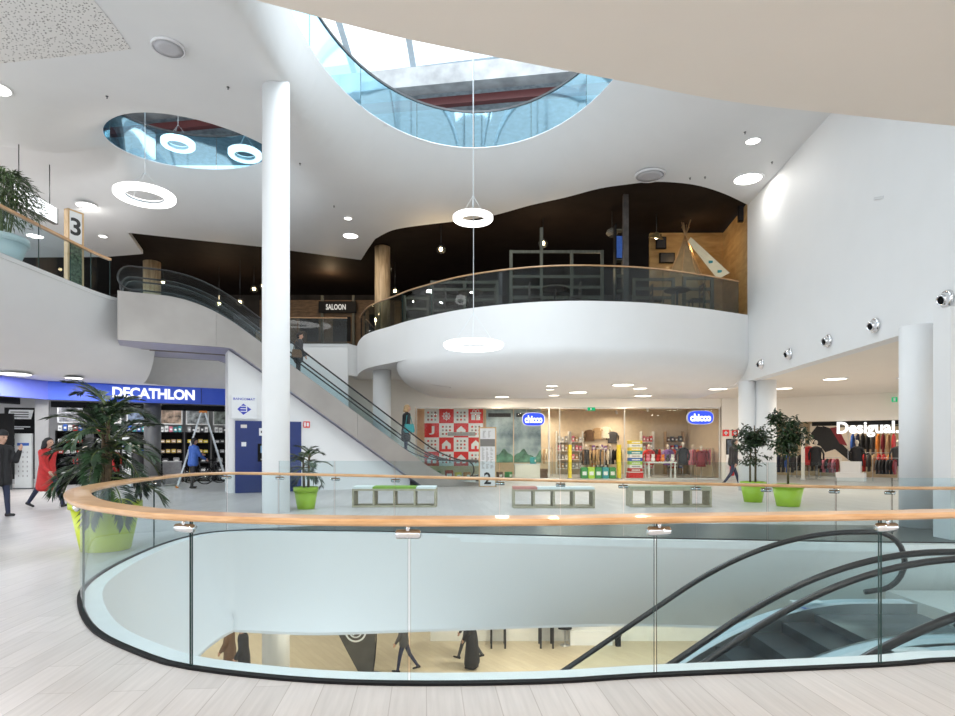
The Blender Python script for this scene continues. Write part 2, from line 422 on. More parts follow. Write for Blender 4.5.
# --- right atrium wall
def wx(y): return WA+WB*y
mb = MB(); a, b = -4, 19.12
mb.prism([(wx(a),a,3.5),(wx(b),b,3.5),(wx(b),b,10.2),(wx(a),a,10.2)], (.35,0,0), WHITE); struct(mb.build('wall_right'))
mb = MB(); mb.prism([(wx(b),b,3.5),(wx(27),27,3.5),(wx(27),27,5.55),(wx(b),b,5.55)], (.3,0,0), WHITE); struct(mb.build('wall_right_back'))
mb = MB(); mb.prism([(wx(-4)+.35,-4,3.5),(24,-4,3.5),(24,34,3.5),(wx(34)+.35,34,3.5)], (0,0,.06), CREAM); struct(mb.build('ceiling_arcade'))
# --- gallery drum opposite: rim, lowered drum, floor behind
rim_px = [(357,346),(359,341),(365,335),(376,330.5),(390,326.5),(404,322),(420,318),(450,311.5),(480,307),(520,303),(560,301),(600,301),(650,303),(700,308),(725,311.5),(748,315)]
RIM = resample(catmull([F(a, b, Z3) for a, b in rim_px], 6), .3)
RIM[-1] = Vector((wx(19.07)+.02, 19.07, Z3))
rim2 = [Vector((p.x, p.y, 4.32)) for p in RIM]
back = [Vector((RIM[0].x-.25, 24.3, Z3))]
mb = MB(); mb.loft([back+RIM, [Vector((p.x, p.y, 4.32)) for p in back+RIM]], WHITE, True); struct(mb.build('wall_gallery'))
rb = [(p.x, p.y) for p in back+RIM]+[(wx(19.2),27.4),(back[0].x,27.4)]
mb = MB(); ov, tr = cdt(rb, []); mb.add([(p.x, p.y, 4.32) for p in ov], tr, WHITE); struct(mb.build('ceiling_gallery_rim'))
dr = [p for p in rim2 if p.x > F(403,322,Z3).x]
c0 = dr[0]
lead = catmull([Vector((c0.x-.4,26.4,0)), Vector((c0.x-.62,23.5,0)), Vector((c0.x-.45,c0.y+1.0,0)), Vector((c0.x,c0.y,0))], 5)[:-1]
drum = [Vector((p.x, p.y, 0)) for p in lead+dr]
mb = MB(); rows = []
for z, ins in ((4.34,-.012),(4.2,-.012),(4.05,.05),(3.9,.16),(3.78,.32),(3.66,.58),(3.57,.95),(3.52,1.35),(3.5,1.8)):
    k = len(drum); cur = offset(drum, [-0.0]*k)
    q = []
    nn = normals2(drum)
    for i, p in enumerate(drum):
        f = max(0, min(1, (i-(len(drum)-14))/13)); d = nn[i].lerp(Vector((WB,1,0)).normalized(), f*f); q.append(Vector((p.x, p.y, z))+d*ins)
    rows.append(q)
mb.loft(rows, WHITE, True)
bt = [(p.x, p.y) for p in rows[-1]]+[(wx(27.4),27.4),(rows[-1][0].x,27.4)]
ov, tr = cdt(bt, []); mb.add([(p.x, p.y, 3.5) for p in ov], tr, WHITE); struct(mb.build('ceiling_drum'))
# --- left gallery: curved soffit
A = [Vector((-10.3,8,0)), Vector((-10.3,10,0)), Vector((-10.3,12,0)), Vector((-10.3,13.5,0)), Vector((-10.3,15,0)), Vector((-10.28,16.2,0)), Vector((-10.15,16.9,0)), Vector((-9.9,17.5,0)), Vector((-9.75,18.3,0))]
B = [Vector((-18,9,0)), Vector((-17,11,0)), Vector((-16,13,0)), Vector((-15,15,0)), Vector((-14.2,16.2,0)), Vector((-13.5,17,0)), Vector((-12.7,18.1,0)), Vector((-11.8,19.1,0)), Vector((-11.0,19.75,0))]
A, B = catmull(A, 4), catmull(B, 4)
rows = []
for k in range(13):
    s = k/12; row = []
    for a, b in zip(A, B):
        p0 = Vector((a.x, a.y, Z3)); p1 = Vector((a.x+(b.x-a.x)*.08, a.y+(b.y-a.y)*.08, 3.62)); p2 = Vector((b.x, b.y, 3.5))
        row.append(p0*(1-s)**2+p1*2*s*(1-s)+p2*s*s)
    rows.append(row)
mb = MB(); mb.loft(rows, WHITE, True); struct(mb.build('wall_left'))
lc = [(p.x, p.y) for p in B]+[(-10.2,21.2),(-8.9,21.9),(-8.9,27),(-26,27),(-26,9)]
mb = MB(); ov, tr = cdt(lc, []); mb.add([(p.x, p.y, 3.5) for p in ov], tr, WHITE); struct(mb.build('ceiling_left'))
mb = MB(); mb.beam((-13.0,19.75,4.5),(-8.6,22.2,4.5), .1, 2.0, GREYP); struct(mb.build('wall_bulkhead'))
# gallery floor (one slab behind all the edges)
f3 = [(p.x, p.y) for p in back+RIM]+[(14,19.1),(14,34),(-24,34),(-24,8)]+[(p.x, p.y) for p in A]+[(-9.95,17.8),(-11.4,19.6),(-10.6,21.5),(-8.4,24.3)]
struct(slab('floor_gallery', f3, [], Z3-.1, Z3-.003, FLOOR3, WHITE, False))
lf = [(p.x-.01, p.y) for p in A if p.y > 8.2 and p.y < 17.4]+[(-10.6,19.5),(-12,21.5),(-24,21.5),(-24,8.3)]
ov, tr = cdt(lf, []); mb = MB(); mb.add([(p.x, p.y, Z3+.001) for p in ov], tr, FLOOR); struct(mb.build('floor_gallery_bounce'))  # pale unseen floor added over the slab to bounce light to the ceiling
mb = MB(); mb.box((-24,31,Z3),(14,31.2,ZC+.2)); struct(mb.build('wall_gallery_back', DARKW))
mb = MB(); mb.box((6.3,21.9,Z3),(9.2,22.05,9.22)); struct(mb.build('wall_plywood', PLYW))
mb = MB(); mb.prism([(8.62,19.13,Z3),(8.95,21.9,Z3),(8.95,21.9,ZC+.1),(8.62,19.13,ZC+.1)], (.12,0,0), PLYW); struct(mb.build('wall_plywood_side'))
# white wall below the far gallery edge and the cream wall above the toy shop
mb = MB(); mb.box((-9.0,24.35,0),(back[0].x,24.5,Z3-.003)); struct(mb.build('wall_far', WHITE))
mb = MB(); mb.box((-4.5,26.0,3.13),(10.6,26.25,4.33)); mb.box((-4.5,26.0,0),(-2.72,26.25,3.13)); mb.box((-8.5,26.0,0),(-4.5,26.25,5.45)); mb.box((10.55,25.9,0),(11.75,26.25,3.5)); struct(mb.build('wall_shopfront', CREAM))
mb = MB(); mb.beam((11.6,26.85,2.98),(17.6,22.05,2.98), .2, 1.05, CREAM); mb.beam((16.7,22.75,1.22),(18.5,21.3,1.22),.2,2.44,CREAM); struct(mb.build('wall_arcade', CREAM))
mb = MB(); mb.box((-9,-4.2,0),(9,-4,2.7)); struct(mb.build('wall_light_block', CREAM))  # unseen wall added behind the viewer to cut light on the near floor
# --- columns
def column(name, px, Y, r, z0, z1, m, mb=None):
    p = P(px, HZ, Y); q = MB(); q.lathe([(r,z0),(r,z1)], (p.x, p.y, 0), 40, m); return struct(q.build(name))
column('column_main', 276, 12.9, .285, Z1, 9.75, WHITE)
column('column_centre', 382, 23, .34, 0, 4.33, WHITE)
column('column_right', 747.5, 19.3, .27, 0, 3.51, WHITE)
column('column_right', 766, 19.0, .30, 0, 3.51, WHITE)
column('column_arcade', 918.5, 10.5, .285, 0, 3.51, WHITE)
mb = MB(); mb.box((7.1,9.0,0),(8.6,9.35,3.51)); struct(mb.build('column_pier', WHITE))
column('column_timber', 382.5, 23.6, .30, Z3, ZC+.2, LOGW)
column('column_timber', 152, 25.5, .34, Z3, ZC+.2, LOGW)
# --- upper storey seen through the openings
up = [(-24,4),(12,4),(12,30),(-24,30)]
struct(slab('floor_upper', up, [ell(o, .02) for o in OPS], 10.2, 10.225, mat('screed', (.45,.47,.48), .7), WHITE, True))
CONC = mat('bare concrete', (.34,.35,.36), .8, var=.25, scale=2, bump=.3)
mb = MB(); mb.box((-24,25.5,10.42),(12,25.8,13.2), mat('blue grey back wall', (.20,.28,.34), .6, var=.4, scale=.6)); struct(mb.build('wall_upper'))
mb = MB(); mb.beam((-24,22.5,13.02),(12,16.9,13.02), .5, .6, CONC); struct(mb.build('beam_concrete'))
mb = MB(); mb.beam((-24,22.9,12.5),(12,17.3,12.5), .22, .24, mat('oxide red steel', (.10,.02,.02), .5)); struct(mb.build('beam_steel'))
mb = MB()
ov, tr = cdt([(-24,13.5),(-5.6,13.5),(-5.6,20.9),(12,17.6),(12,26),(-24,26)], [])
mb.add([(p.x, p.y, 13.6) for p in ov], tr, mat('upper soffit', (.30,.34,.37), .7, var=.3)); struct(mb.build('ceiling_upper'))
SKYB = mat('painted skylight steel', (.62,.69,.74), .5, var=.05)
mb = MB(); mb.beam((-8,22.4,15.0),(12,18.6,15.0), .3, .36, SKYB); struct(mb.build('beam_skylight', SKYB))
for x, y0 in ((-4.3,21.7),(-2.2,21.3),(.75,20.75),(3.6,20.2)):
    mb = MB(); mb.beam((x-.25,5,16.2),(x,y0,14.6), .2, .36, SKYB, (0,0,1)); struct(mb.build('beam_rafter'))
mb = MB(); mb.beam((-5.6,18.6,15.25),(8,16.0,15.25), .07, .1, SKYB); mb.beam((-5.4,14.2,15.6),(-3.2,13.8,15.6), .1, .12, SKYB); struct(mb.build('beam_glazing'))
# ================================================================== BALUSTRADES
EDGE = mat('green glass edge', (.02,.06,.055), .25, var=.1)
EDGEL = mat('pale glass edge', (.45,.58,.58), .25, var=.05)
def sweep(mb, pts, prof, m, closed=False, smooth=False):
    """sweep a plan profile [(outward, z)] along 3D points (z added)"""
    nn = normals2(pts, closed); rows = [[p+n*a+Vector((0,0,z)) for a, z in prof] for p, n in zip(pts, nn)]
    if closed: rows.append(rows[0])
    mb.loft(rows, m, smooth, True)
    if not closed:
        k = len(prof); mb.add(rows[0], [tuple(range(k))], m); mb.add(rows[-1], [tuple(reversed(range(k)))], m)
def panel(name, pts, z0, ztop, m, parent, th=.014, edge=None):
    mb = MB(); nn = normals2(pts); h = th/2
    def ring(p, n): return [Vector((p.x,p.y,z0))+n*h, Vector((p.x,p.y,z0))-n*h, Vector((p.x,p.y,ztop(p)))-n*h, Vector((p.x,p.y,ztop(p)))+n*h]
    rows = [ring(p, n) for p, n in zip(pts, nn)]
    for i in range(len(rows)-1):
        a, b = rows[i], rows[i+1]
        mb.add(a+b, [(0,1,5,4),(2,3,7,6)], edge or EDGEL)
    mb.loft([[r[0],r[3]] for r in rows], m, True); mb.loft([[r[2],r[1]] for r in rows], m, True)
    mb.add(rows[0], [(0,1,2,3)], edge or EDGE); mb.add(rows[-1], [(3,2,1,0)], edge or EDGE)
    return mb.build(name, m, parent, fix=False)
def balustrade(label, pts, joints, gm, z0, ztop, zrail, rprof, rmat, fine, out=0., brackets=True, trim=BLACK, edge=None):
    """pts: plan line; joints: vertex indices where panels meet"""
    root = thing('glass_balustrade', label, 'balustrade', (pts[0].x, pts[0].y, z0))
    off = -Vector((pts[0].x, pts[0].y, z0))
    L = [p+off for p in pts]; L = [Vector((p.x,p.y,0)) for p in L]
    for a, b in zip(joints, joints[1:]):
        seg = L[a:b+1]
        if len(seg) < 2: continue
        seg = resample(seg, fine) if len(seg) > 2 else seg
        d0 = (seg[1]-seg[0]).normalized()*.008; d1 = (seg[-1]-seg[-2]).normalized()*.008
        seg = [seg[0]+d0]+seg[1:-1]+[seg[-1]-d1]
        panel('glass_panel', seg, 0, lambda p: ztop(p-off), gm, root, edge=edge)
    mb = MB(); RL = [p+Vector((0,0,zrail(p-off))) for p in L]; sweep(mb, RL, rprof, rmat, smooth=False)
    mb.build('handrail', rmat, root)
    mb = MB(); sweep(mb, L, [(-.02,-.002),(.03,-.002),(.03,.016),(-.02,.016)], trim); mb.build('base_profile', trim, root)
    if brackets:
        nn = normals2(L)
        for j in joints:
            if j in (0, len(L)-1): continue
            p, n = L[j], nn[j]; d = Vector((-n.y, n.x, 0)); z = zrail(p-off)
            mb = MB()
            c = p+n*.05+Vector((0,0,z-.072))
            mb.tube([c-d*.075, c-d*.065, c+d*.065, c+d*.075], [.018,.028,.028,.018], 12, CHROME)
            mb.tube([c-n*.085, c], .014, 8, CHROME); mb.tube([c, c+Vector((0,0,.03))+n*.01, c+Vector((0,0,.078))], .012, 8, CHROME)
            mb.build('bracket', CHROME, root)
    return root
def nearest_vertex(L, q): return min(range(len(L)), key=lambda i: (L[i].x-q.x)**2+(L[i].y-q.y)**2)
def vertex_at_px(L, px, ok):
    return min((i for i in range(len(L)) if ok(L[i])), key=lambda i: abs(CX+FPX*L[i].x/L[i].y-px))
GF = resample(G, .06)
J = [0, nearest_vertex(GF, Vector((6.5,4.02,0))), nearest_vertex(GF, Vector((4.2,3.99,0)))]+[nearest_vertex(GF, F(a, b, 0)) for a, b in ((880,666),(655,676),(413,684),(190,668),(90,612))]
J += [nearest_vertex(GF, F(157,548,0))]+[vertex_at_px(GF, px, lambda p: p.y > 8.6 and p.x > -4.3) for px in (228,280,336,395,500,560,625,697,766,835,890)]+[len(GF)-1]
J = sorted(set(J))
iA, iB = J[[i for i in range(len(J)) if abs(CX+FPX*GF[J[i]].x/GF[J[i]].y-280) < 6 and GF[J[i]].y > 8][0]], None
xA = GF[iA].x; xB = GF[vertex_at_px(GF, 835, lambda p: p.y > 8)].x
def gt(p): return 1.17 if (p.y > 8 and xA+.005 < p.x < xB-.005) else .95
def zr(p):
    if p.y > 8.6 and p.x > -4.6: return .965-.165*min(1, max(0, (p.x+4.4)/10.4))
    return .965
nearprof = [(-.07,-.018),(.12,-.018),(.13,-.006),(.13,.012),(.12,.022),(-.07,.022),(-.08,.012),(-.08,-.006)]
WELL = balustrade('curved glass balustrade with beech handrail around the large oval floor opening', GF, J, GL_NEAR, 0, gt, zr, nearprof, BEECH, .12)
mb = MB(); mb.loft([[Vector((p.x,p.y,.005)) for p in offset(G,-.02)], [Vector((p.x,p.y,.005)) for p in E], [Vector((p.x,p.y,-.1)) for p in offset(G,-.172)]], mat('white edge plate', (.84,.88,.90), .3), False); struct(mb.build('trim_well'))
# gallery balustrades
thin = [(-.03,-.02),(.03,-.02),(.035,0),(.03,.02),(-.03,.02),(-.035,0)]
RM = [p.copy() for p in RIM[2:-1]]
RM = resample(RM, .1); RM = offset(RM, .12)
BROWN = wood('brown gallery handrail', (.36,.20,.09), (.55,.33,.17), (2,2,14), .35, .2)
j = [round(i*(len(RM)-1)/11) for i in range(12)]
balustrade('long curved smoked glass balustrade along the gallery opposite, above the white drum', RM, j, GL_DARK, Z3, lambda p: 1.03, lambda p: 1.05, thin, BROWN, .2, brackets=False, trim=DKSTEEL)
FB = resample([Vector((-8.3,24.3,Z3)), Vector((-6.6,24.42,Z3)), Vector((back[0].x-.05,24.42,Z3))], .2)
j = [0, len(FB)//3, 2*len(FB)//3, len(FB)-1]
balustrade('short straight glass balustrade with brown rail behind the upper escalators', FB, j, GL_DARK, Z3, lambda p: 1.03, lambda p: 1.05, thin, BROWN, .4, brackets=False, trim=DKSTEEL)
LB = [p for p in A if p.y < 16.75]; LB = [Vector((p.x-.06, p.y, 0)) for p in LB]; LB = list(reversed(resample(LB, .1)))
j = [0]+[vertex_at_px(LB, px, lambda p: True) for px in (92,70,40)]+[len(LB)//2+14, len(LB)-1]
j = sorted(set(j))
balustrade('glass balustrade with beech handrail along the white curved gallery edge beside the bamboo pot', LB, j, GL_LEFT, Z3, lambda p: 1.0, lambda p: 1.03, [(-.045,-.03),(.045,-.03),(.045,.03),(-.045,.03)], BEECH, .2, brackets=False, trim=DKSTEEL)
# balustrades of the two roof openings
for o, lab in ((OPS[0], 'sky blue glass balustrade ringing the big roof opening under the skylight'), (OPS[1], 'sky blue glass balustrade ringing the smaller roof opening, beside the white column')):
    L = [Vector((x, y, 10.2)) for x, y in ell(o, .04, 96)]
    L = [L[(i-24) % 96] for i in range(96)]+[L[(-24) % 96]+Vector((.004,0,0))]
    n = 14 if o is OPS[0] else 8; j = [round(i*96/n) for i in range(n+1)]
    balustrade(lab, L, j, GL_BLUE, 10.2, lambda p: 1.05, lambda p: 1.07, [(-.03,-.03),(.03,-.03),(.03,.03),(-.03,.03)], DKSTEEL, .3, brackets=False, trim=ALU)

# ================================================================== ESCALATORS
def escalator(label, org, u, n, ztop, zbot, slope, width, ft, fb, railh, truss, rail_r, deckm, gm, group=None, cladded=True, newel=.33, sd=.30, under=1.25, steps=True):
    """org: plan point of the upper knee on the near side; u: downhill plan direction; n: across"""
    u, n = Vector((*u,0)).normalized(), Vector((*n,0)).normalized()
    root = thing('escalator', label, 'escalator', (org[0], org[1], 0), 0, group)
    tb = (ztop-zbot)/slope
    def Q(t, a, z): return u*t+n*a+Vector((0,0,z))
    def zc(t, s=1.1):
        def soft(x, k):      # smooth max(0,x)
            return 0 if x < -k else (x if x > k else (x+k)**2/(4*k))
        return ztop-slope*soft(t, s)+slope*soft(t-tb, s)
    ts = [-ft+i*(tb+ft+fb)/70 for i in range(71)]
    # truss / cladding
    if cladded:
        tt = .55-0.0
        def zlow(t):
            z = min(ztop-under, ztop-under-slope*(t-.75)) if t > .75 else ztop-under
            return max(z, zbot+.002 if zbot <= .01 else zbot-.3)
        for k, (a, b) in enumerate([(-ft,.35),(.35,1.75),(1.75,4.6),(4.6,7.4),(7.4,tb+fb-.02)]):
            mb = MB(); q = [a+(b-a)*i/10+(.006 if i == 0 else 0) for i in range(11)]
            r0 = [Q(t,-.02,zlow(t)) for t in q]; r1 = [Q(t,-.02,zc(t)+.085) for t in q]
            r2 = [Q(t,.03,zc(t)+.085) for t in q]; r3 = [Q(t,.03,zlow(t)) for t in q]
            mb.loft([r0,r1,r2,r3,r0], STEELS, False)
            for i in (0, -1): mb.add([r0[i],r1[i],r2[i],r3[i]], [(0,1,2,3)], STEELS)
            mb.build('side_panel', STEELS, root)
        mb = MB(); r0 = [Q(t,.03,zlow(t)+.01) for t in ts]; r1 = [Q(t,width,zlow(t)+.01) for t in ts]; mb.loft([r0,r1], mat('soffit cladding', (.50,.50,.62), .4, metal=.5), False)
        mb.add([Q(-ft,.03,ztop-under),Q(-ft,width,ztop-under),Q(-ft,width,ztop-.02),Q(-ft,.03,ztop-.02)], [(0,1,2,3)], STEELS)
        r0 = [Q(t,width,zlow(t)) for t in ts]; r1 = [Q(t,width,zc(t)+.085) for t in ts]; mb.loft([r0,r1], STEELS, False)
        mb.build('truss', STEELS, root)
    else:
        mb = MB(); r0 = [Q(t,0,zc(t)-.9) for t in ts]; r1 = [Q(t,width,zc(t)-.9) for t in ts]
        r2 = [Q(t,width,zc(t)+.1) for t in ts]; r3 = [Q(t,width,zc(t)-.9) for t in ts]
        mb.loft([[Q(t,0,zc(t)+.1) for t in ts], r0, r1, r2], STEEL, False); mb.build('truss', STEEL, root)
    # decks and skirts on both sides
    for a, b, s in ((0, sd, 1), (width-sd, width, -1)):
        inner = b if s > 0 else a
        mb = MB()
        mb.loft([[Q(t,a,zc(t)+.09) for t in ts], [Q(t,a,zc(t)+.11) for t in ts], [Q(t,b,zc(t)+.11) for t in ts], [Q(t,b,zc(t)+.02) for t in ts]], deckm, False)
        mb.build('deck', deckm, root)
        mb = MB(); w_ = .012
        mb.loft([[Q(t,inner-s*w_,zc(t)+.12) for t in ts], [Q(t,inner+s*.002,zc(t)+.12) for t in ts], [Q(t,inner+s*.002,zc(t)-.08) for t in ts]], STEEL, False)
        mb.build('skirt', STEEL, root)
        # balustrade glass
        mid = (a+b)/2; rl = railh
        te = [t for t in ts if -ft+.3 <= t <= tb+fb-.3]
        top = [(t, zc(t)+rl) for t in te]; c0, c1 = top[0], top[-1]
        arc0 = [(c0[0]-newel*math.sin(x), c0[1]-newel+newel*math.cos(x)) for x in [math.pi*i/12 for i in range(13)]]
        arc1 = [(c1[0]+newel*math.sin(x), c1[1]-newel+newel*math.cos(x)) for x in [math.pi*i/12 for i in range(13)]]
        loop = list(reversed(arc0))+top[1:-1]+arc1
        mb = MB()
        up_ = [(t, zc(t)+rl-.01) for t in te]; dn_ = [(t, zc(t)+.1) for t in te]
        sg = 1 if (u.x*n.y-u.y*n.x) > 0 else -1
        for side in (-.006, .006):
            rw = [[Q(t,mid+side,z) for t, z in up_], [Q(t,mid+side,z) for t, z in dn_]]
            mb.loft(rw if side*sg > 0 else rw[::-1], gm, True)
        for arc, c in ((arc0, c0), (arc1, c1)):
            for side in (-.006, .006): mb.add([Q(t,mid+side,z) for t, z in (arc if side*sg*(1 if arc is arc1 else -1) < 0 else arc[::-1])], [tuple(range(len(arc)))], gm)
        mb.build('glass_side', gm, root, fix=False)
        lp = [Q(t,mid,z) for t, z in loop]
        lp = [Q(-ft+.55,mid,c0[1]-2*newel-.02)]+lp+[Q(tb+fb-.55,mid,c1[1]-2*newel-.02)]
        mb = MB(); mb.tube(lp, rail_r, 8, BLKG); mb.build('handrail', BLKG, root)
    if steps:
        a, b = sd+.01, width-sd-.01
        st = .40; k0 = int((-.8)/st); k = 0; t = -.5
        while t < tb+.6:
            z = zc(t+.2); mb = MB(); zn = zc(t+.6)
            mb.add([Q(t,a,z),Q(t+st,a,z),Q(t+st,b,z),Q(t,b,z),Q(t,a,z-.3),Q(t+st,a,z-.3),Q(t+st,b,z-.3),Q(t,b,z-.3)], [(0,1,2,3),(1,5,6,2),(0,4,5,1),(3,2,6,7),(7,6,5,4),(0,3,7,4)], STEPM)
            mb.build('step', STEPM, root); t += st
        for t0, t1 in ((-ft-.02,-.5),(t,tb+fb+.02)):
            mb = MB(); z = zc(t0+.1); mb.add([Q(t0,a,z),Q(t1,a,z),Q(t1,b,z),Q(t0,b,z),Q(t0,a,z-.12),Q(t1,a,z-.12),Q(t1,b,z-.12),Q(t0,b,z-.12)], [(0,1,2,3),(7,6,5,4),(0,4,5,1),(1,5,6,2),(2,6,7,3),(3,7,4,0)], PLATE)
            mb.build('comb_plate', PLATE, root)
    return root
US, UN = Vector((.886,.464,0)), Vector((-.464,.886,0))
T0 = Vector((-8.8,17.1,0))+US*.89
e1 = escalator('upper escalator with steel cladding on the side towards the large floor opening', (T0.x,T0.y), (US.x,US.y), (UN.x,UN.y), Z3, .0, .70, 1.5, 2.15, 1.6, .86, True, .026, STEELS, GL_ESC, 'pair of escalators up to the gallery')
T1 = T0+UN*1.72
e2 = escalator('second escalator up to the gallery, close behind the clad one', (T1.x,T1.y), (US.x,US.y), (UN.x,UN.y), Z3, .0, .70, 1.4, 2.15, 2.9, .86, True, .026, STEELS, GL_ESC, 'pair of escalators up to the gallery')
# lower pair, running down to the left inside the well
for y0, wd, dx, lab in ((5.86,1.68,0,'far escalator of the pair going down through the floor opening'), (4.30,1.48,.0,'near escalator of the pair going down through the floor opening')):
    e = escalator(lab, (3.58+dx,y0), (-1,0), (0,1), -.62, Z1+.02, .68, wd, 1.75, 1.3, .97, True, .034, ALU, GL_ESC, 'pair of escalators down to the lower floor', cladded=False, newel=.36, sd=.27)
    lt = MB(); lt.box((0,0,0),(.36,.13,.004), mat('white notice plate', (.86,.87,.88), .4)); r = lt.build('notice_plate', None, e, (.30,wd-.2,-.62+.112))
    lettering('numeral', '960', .2, .08, BLUE, r, (.19,.065,.006), 0, .002, .02).rotation_euler = (R(-90),0,0)
# white wall closing the space below the clad escalator
tt = [1.6-.89+i*(6.55-.71)/12 for i in range(13)]
mb = MB(); pts = [T0+US*tt[0]+UN*.3]
top = []
for t in tt:
    z = Z3-1.25-(.70*(t-.75) if t > .75 else 0); top.append(T0+US*t+UN*.3+Vector((0,0,max(.05, z-.02))))
poly = [Vector((top[0].x,top[0].y,0))]+top+[Vector((top[-1].x,top[-1].y,0))]
mb.prism(poly, UN*1.0, WHITE); struct(mb.build('wall_escalator'))
# ================================================================== LAMPS AND FITTINGS
LK = .42
def alight(name, parent, loc, size, power, col=(1,.95,.88), rot=(0,0,0), spread=None):
    l = bpy.data.lights.new(name, 'AREA'); l.energy = power*LK; l.color = col; l.shape = 'DISK'; l.size = size
    if spread: l.spread = spread
    o = bpy.data.objects.new(name, l); COL.objects.link(o); o.parent = parent; o.location = loc; o.rotation_euler = rot
    return o
def downlight(label, p, r, m, power=0, col=(1,.95,.88), group=None, rim=WHITE):
    t = thing('downlight', label, 'ceiling light', p, 0, group)
    mb = MB(); mb.lathe([(r*.86,.0),(r*.88,-.022),(r,-.02),(r*1.03,-.004),(r*1.03,.0)], n=28, m=rim); mb.build('trim_ring', rim, t)
    mb = MB(); mb.lathe([(1e-6,-.016),(r*.87,-.014)], n=28, m=m); mb.build('diffuser', m, t)
    if power: alight('lamp', t, (0,0,-.03), r*1.7, power, col)
    return t
G1 = 'round downlights in the atrium ceiling'
for (px, py, r, lab, pw) in ((748,178.5,.42,'large round downlight beside the right-hand white wall',45),(753,140.5,.19,'small round downlight above the large one near the white wall',15),
        (350.5,235.5,.30,'round downlight over the timber column, larger of two',90),(348,218,.14,'small round downlight just behind the larger one over the timber column',30),
        (87,215.5,.36,'large round downlight above the numbered sign totem',260),(103,236,.15,'small round downlight between the sign totem and the dark ceiling',110),(-4,88,.30,'round downlight cut by the picture edge below the perforated ceiling field',60)):
    p = F(px, py, ZC); p.z = zceil(p.x, p.y)-.004; downlight(lab, p, r, LAMP, pw, (1,.96,.9), G1)
G2 = 'round downlights under the white drum and arcade'
for (px, py, r, lab) in ((623,384.5,.40,'largest round downlight in front of the toy shop'),(552,385.5,.22,'small downlight over the toy shop, nearest the drum edge'),(550,389,.17,'small downlight in the middle of the row of three over the toy shop'),
        (554,395,.24,'small downlight closest to the toy shop window, left of its door'),(578,392,.38,'broad downlight above the toy shop door'),(640,388,.27,'medium downlight behind the largest one at the toy shop'),
        (643,395.5,.38,'broad downlight over the right toy shop window'),(718,388.5,.36,'round downlight near the twin white columns'),(502,396.5,.34,'round downlight above the red and white chequered poster'),
        (835,378.5,.36,'large round downlight over the clothes shop arcade'),(784,388,.30,'smaller round downlight behind the twin white columns')):
    p = F(px, py, 3.5); p.z = 3.494; downlight(lab, p, r, LAMPW, 70, (1,.88,.72), G2)
G3 = 'round downlights in front of the sports shop'
for (px, py, r, lab) in ((15,373.5,.44,'large round downlight by the blue shop fascia, at the picture edge'),(74,377.5,.26,'smaller round downlight by the corner of the blue shop fascia')):
    p = F(px, py, 3.5); p.z = 3.494; downlight(lab, p, r, LAMP, 110, (1,.96,.92), G3)
# more downlights of the same arcade, out of the picture
for k, (x, y) in enumerate(((10.5,8),(11.5,13),(-16,14),(10,3),(13,18))): downlight('round downlight in the arcade ceiling', (x, y, 3.494), .36, LAMPW, 120, (1,.88,.72), 'round arcade downlights')
for k, (x, y) in enumerate(((-3.5,.5),(0,1.5),(3.5,2.2),(5.4,.5),(0,-2.5))): downlight('round downlight in the ivory slab overhead', (x, y, 4.195), .3, LAMPW, 95, (1,.91,.83), 'slab downlights overhead')
for k, (x, y) in enumerate(((-3,12),(0,13.5),(3,13),(-6,15),(5,17),(1,17.5),(-8,20),(0,22),(8,15),(-12,24))): downlight('round downlight in the lower floor ceiling', (x, y, -1.465), .3, LAMPW, 165, (1,.88,.70), 'lower floor downlights')
for k, (x, y) in enumerate(((-14,12),(-17,14.5),(-16,18.5))): downlight('round downlight over the left gallery', (x, y, zceil(x, y)-.004), .34, LAMP, 260, (1,.97,.93), 'left gallery downlights')
# loudspeaker discs
SPK = mat('grey speaker mesh', (.52,.52,.55), .6, var=.06, scale=60)
for px, py, r, lab in ((650,174.5,.42,'round grey ceiling loudspeaker above the dark gallery'),(168.5,46.5,.30,'round grey ceiling loudspeaker near the perforated field')):
    p = F(px, py, ZC); p.z = zceil(p.x, p.y)-.004; t = thing('ceiling_speaker', lab, 'loudspeaker', p)
    mb = MB(); mb.lathe([(r*.9,0),(r*.9,-.05),(r,-.055),(r*1.02,-.01),(r*1.02,0)], n=32, m=mat('speaker rim', (.72,.72,.74), .5)); mb.build('rim', None, t)
    mb = MB(); mb.lathe([(1e-6,-.05),(r*.5,-.052),(r*.9,-.047)], n=32, m=SPK); mb.build('grille', SPK, t)
# sprinkler heads
for px, py in ((107,98),(228,87),(300,165),(334,206),(745,132),(772,162),(690,178),(705,177)):
    p = F(px, py, ZC); p.z = zceil(p.x, p.y); mb = MB()
    mb.lathe([(.03,0),(.03,-.008),(.009,-.01),(.009,-.04),(.016,-.043),(.016,-.05),(1e-6,-.05)], p, 10, DKSTEEL)
    tag(mb.build('ceiling_sprinkler', DKSTEEL), 'small dark sprinkler head in the white atrium ceiling', 'sprinkler', 'ceiling sprinklers')
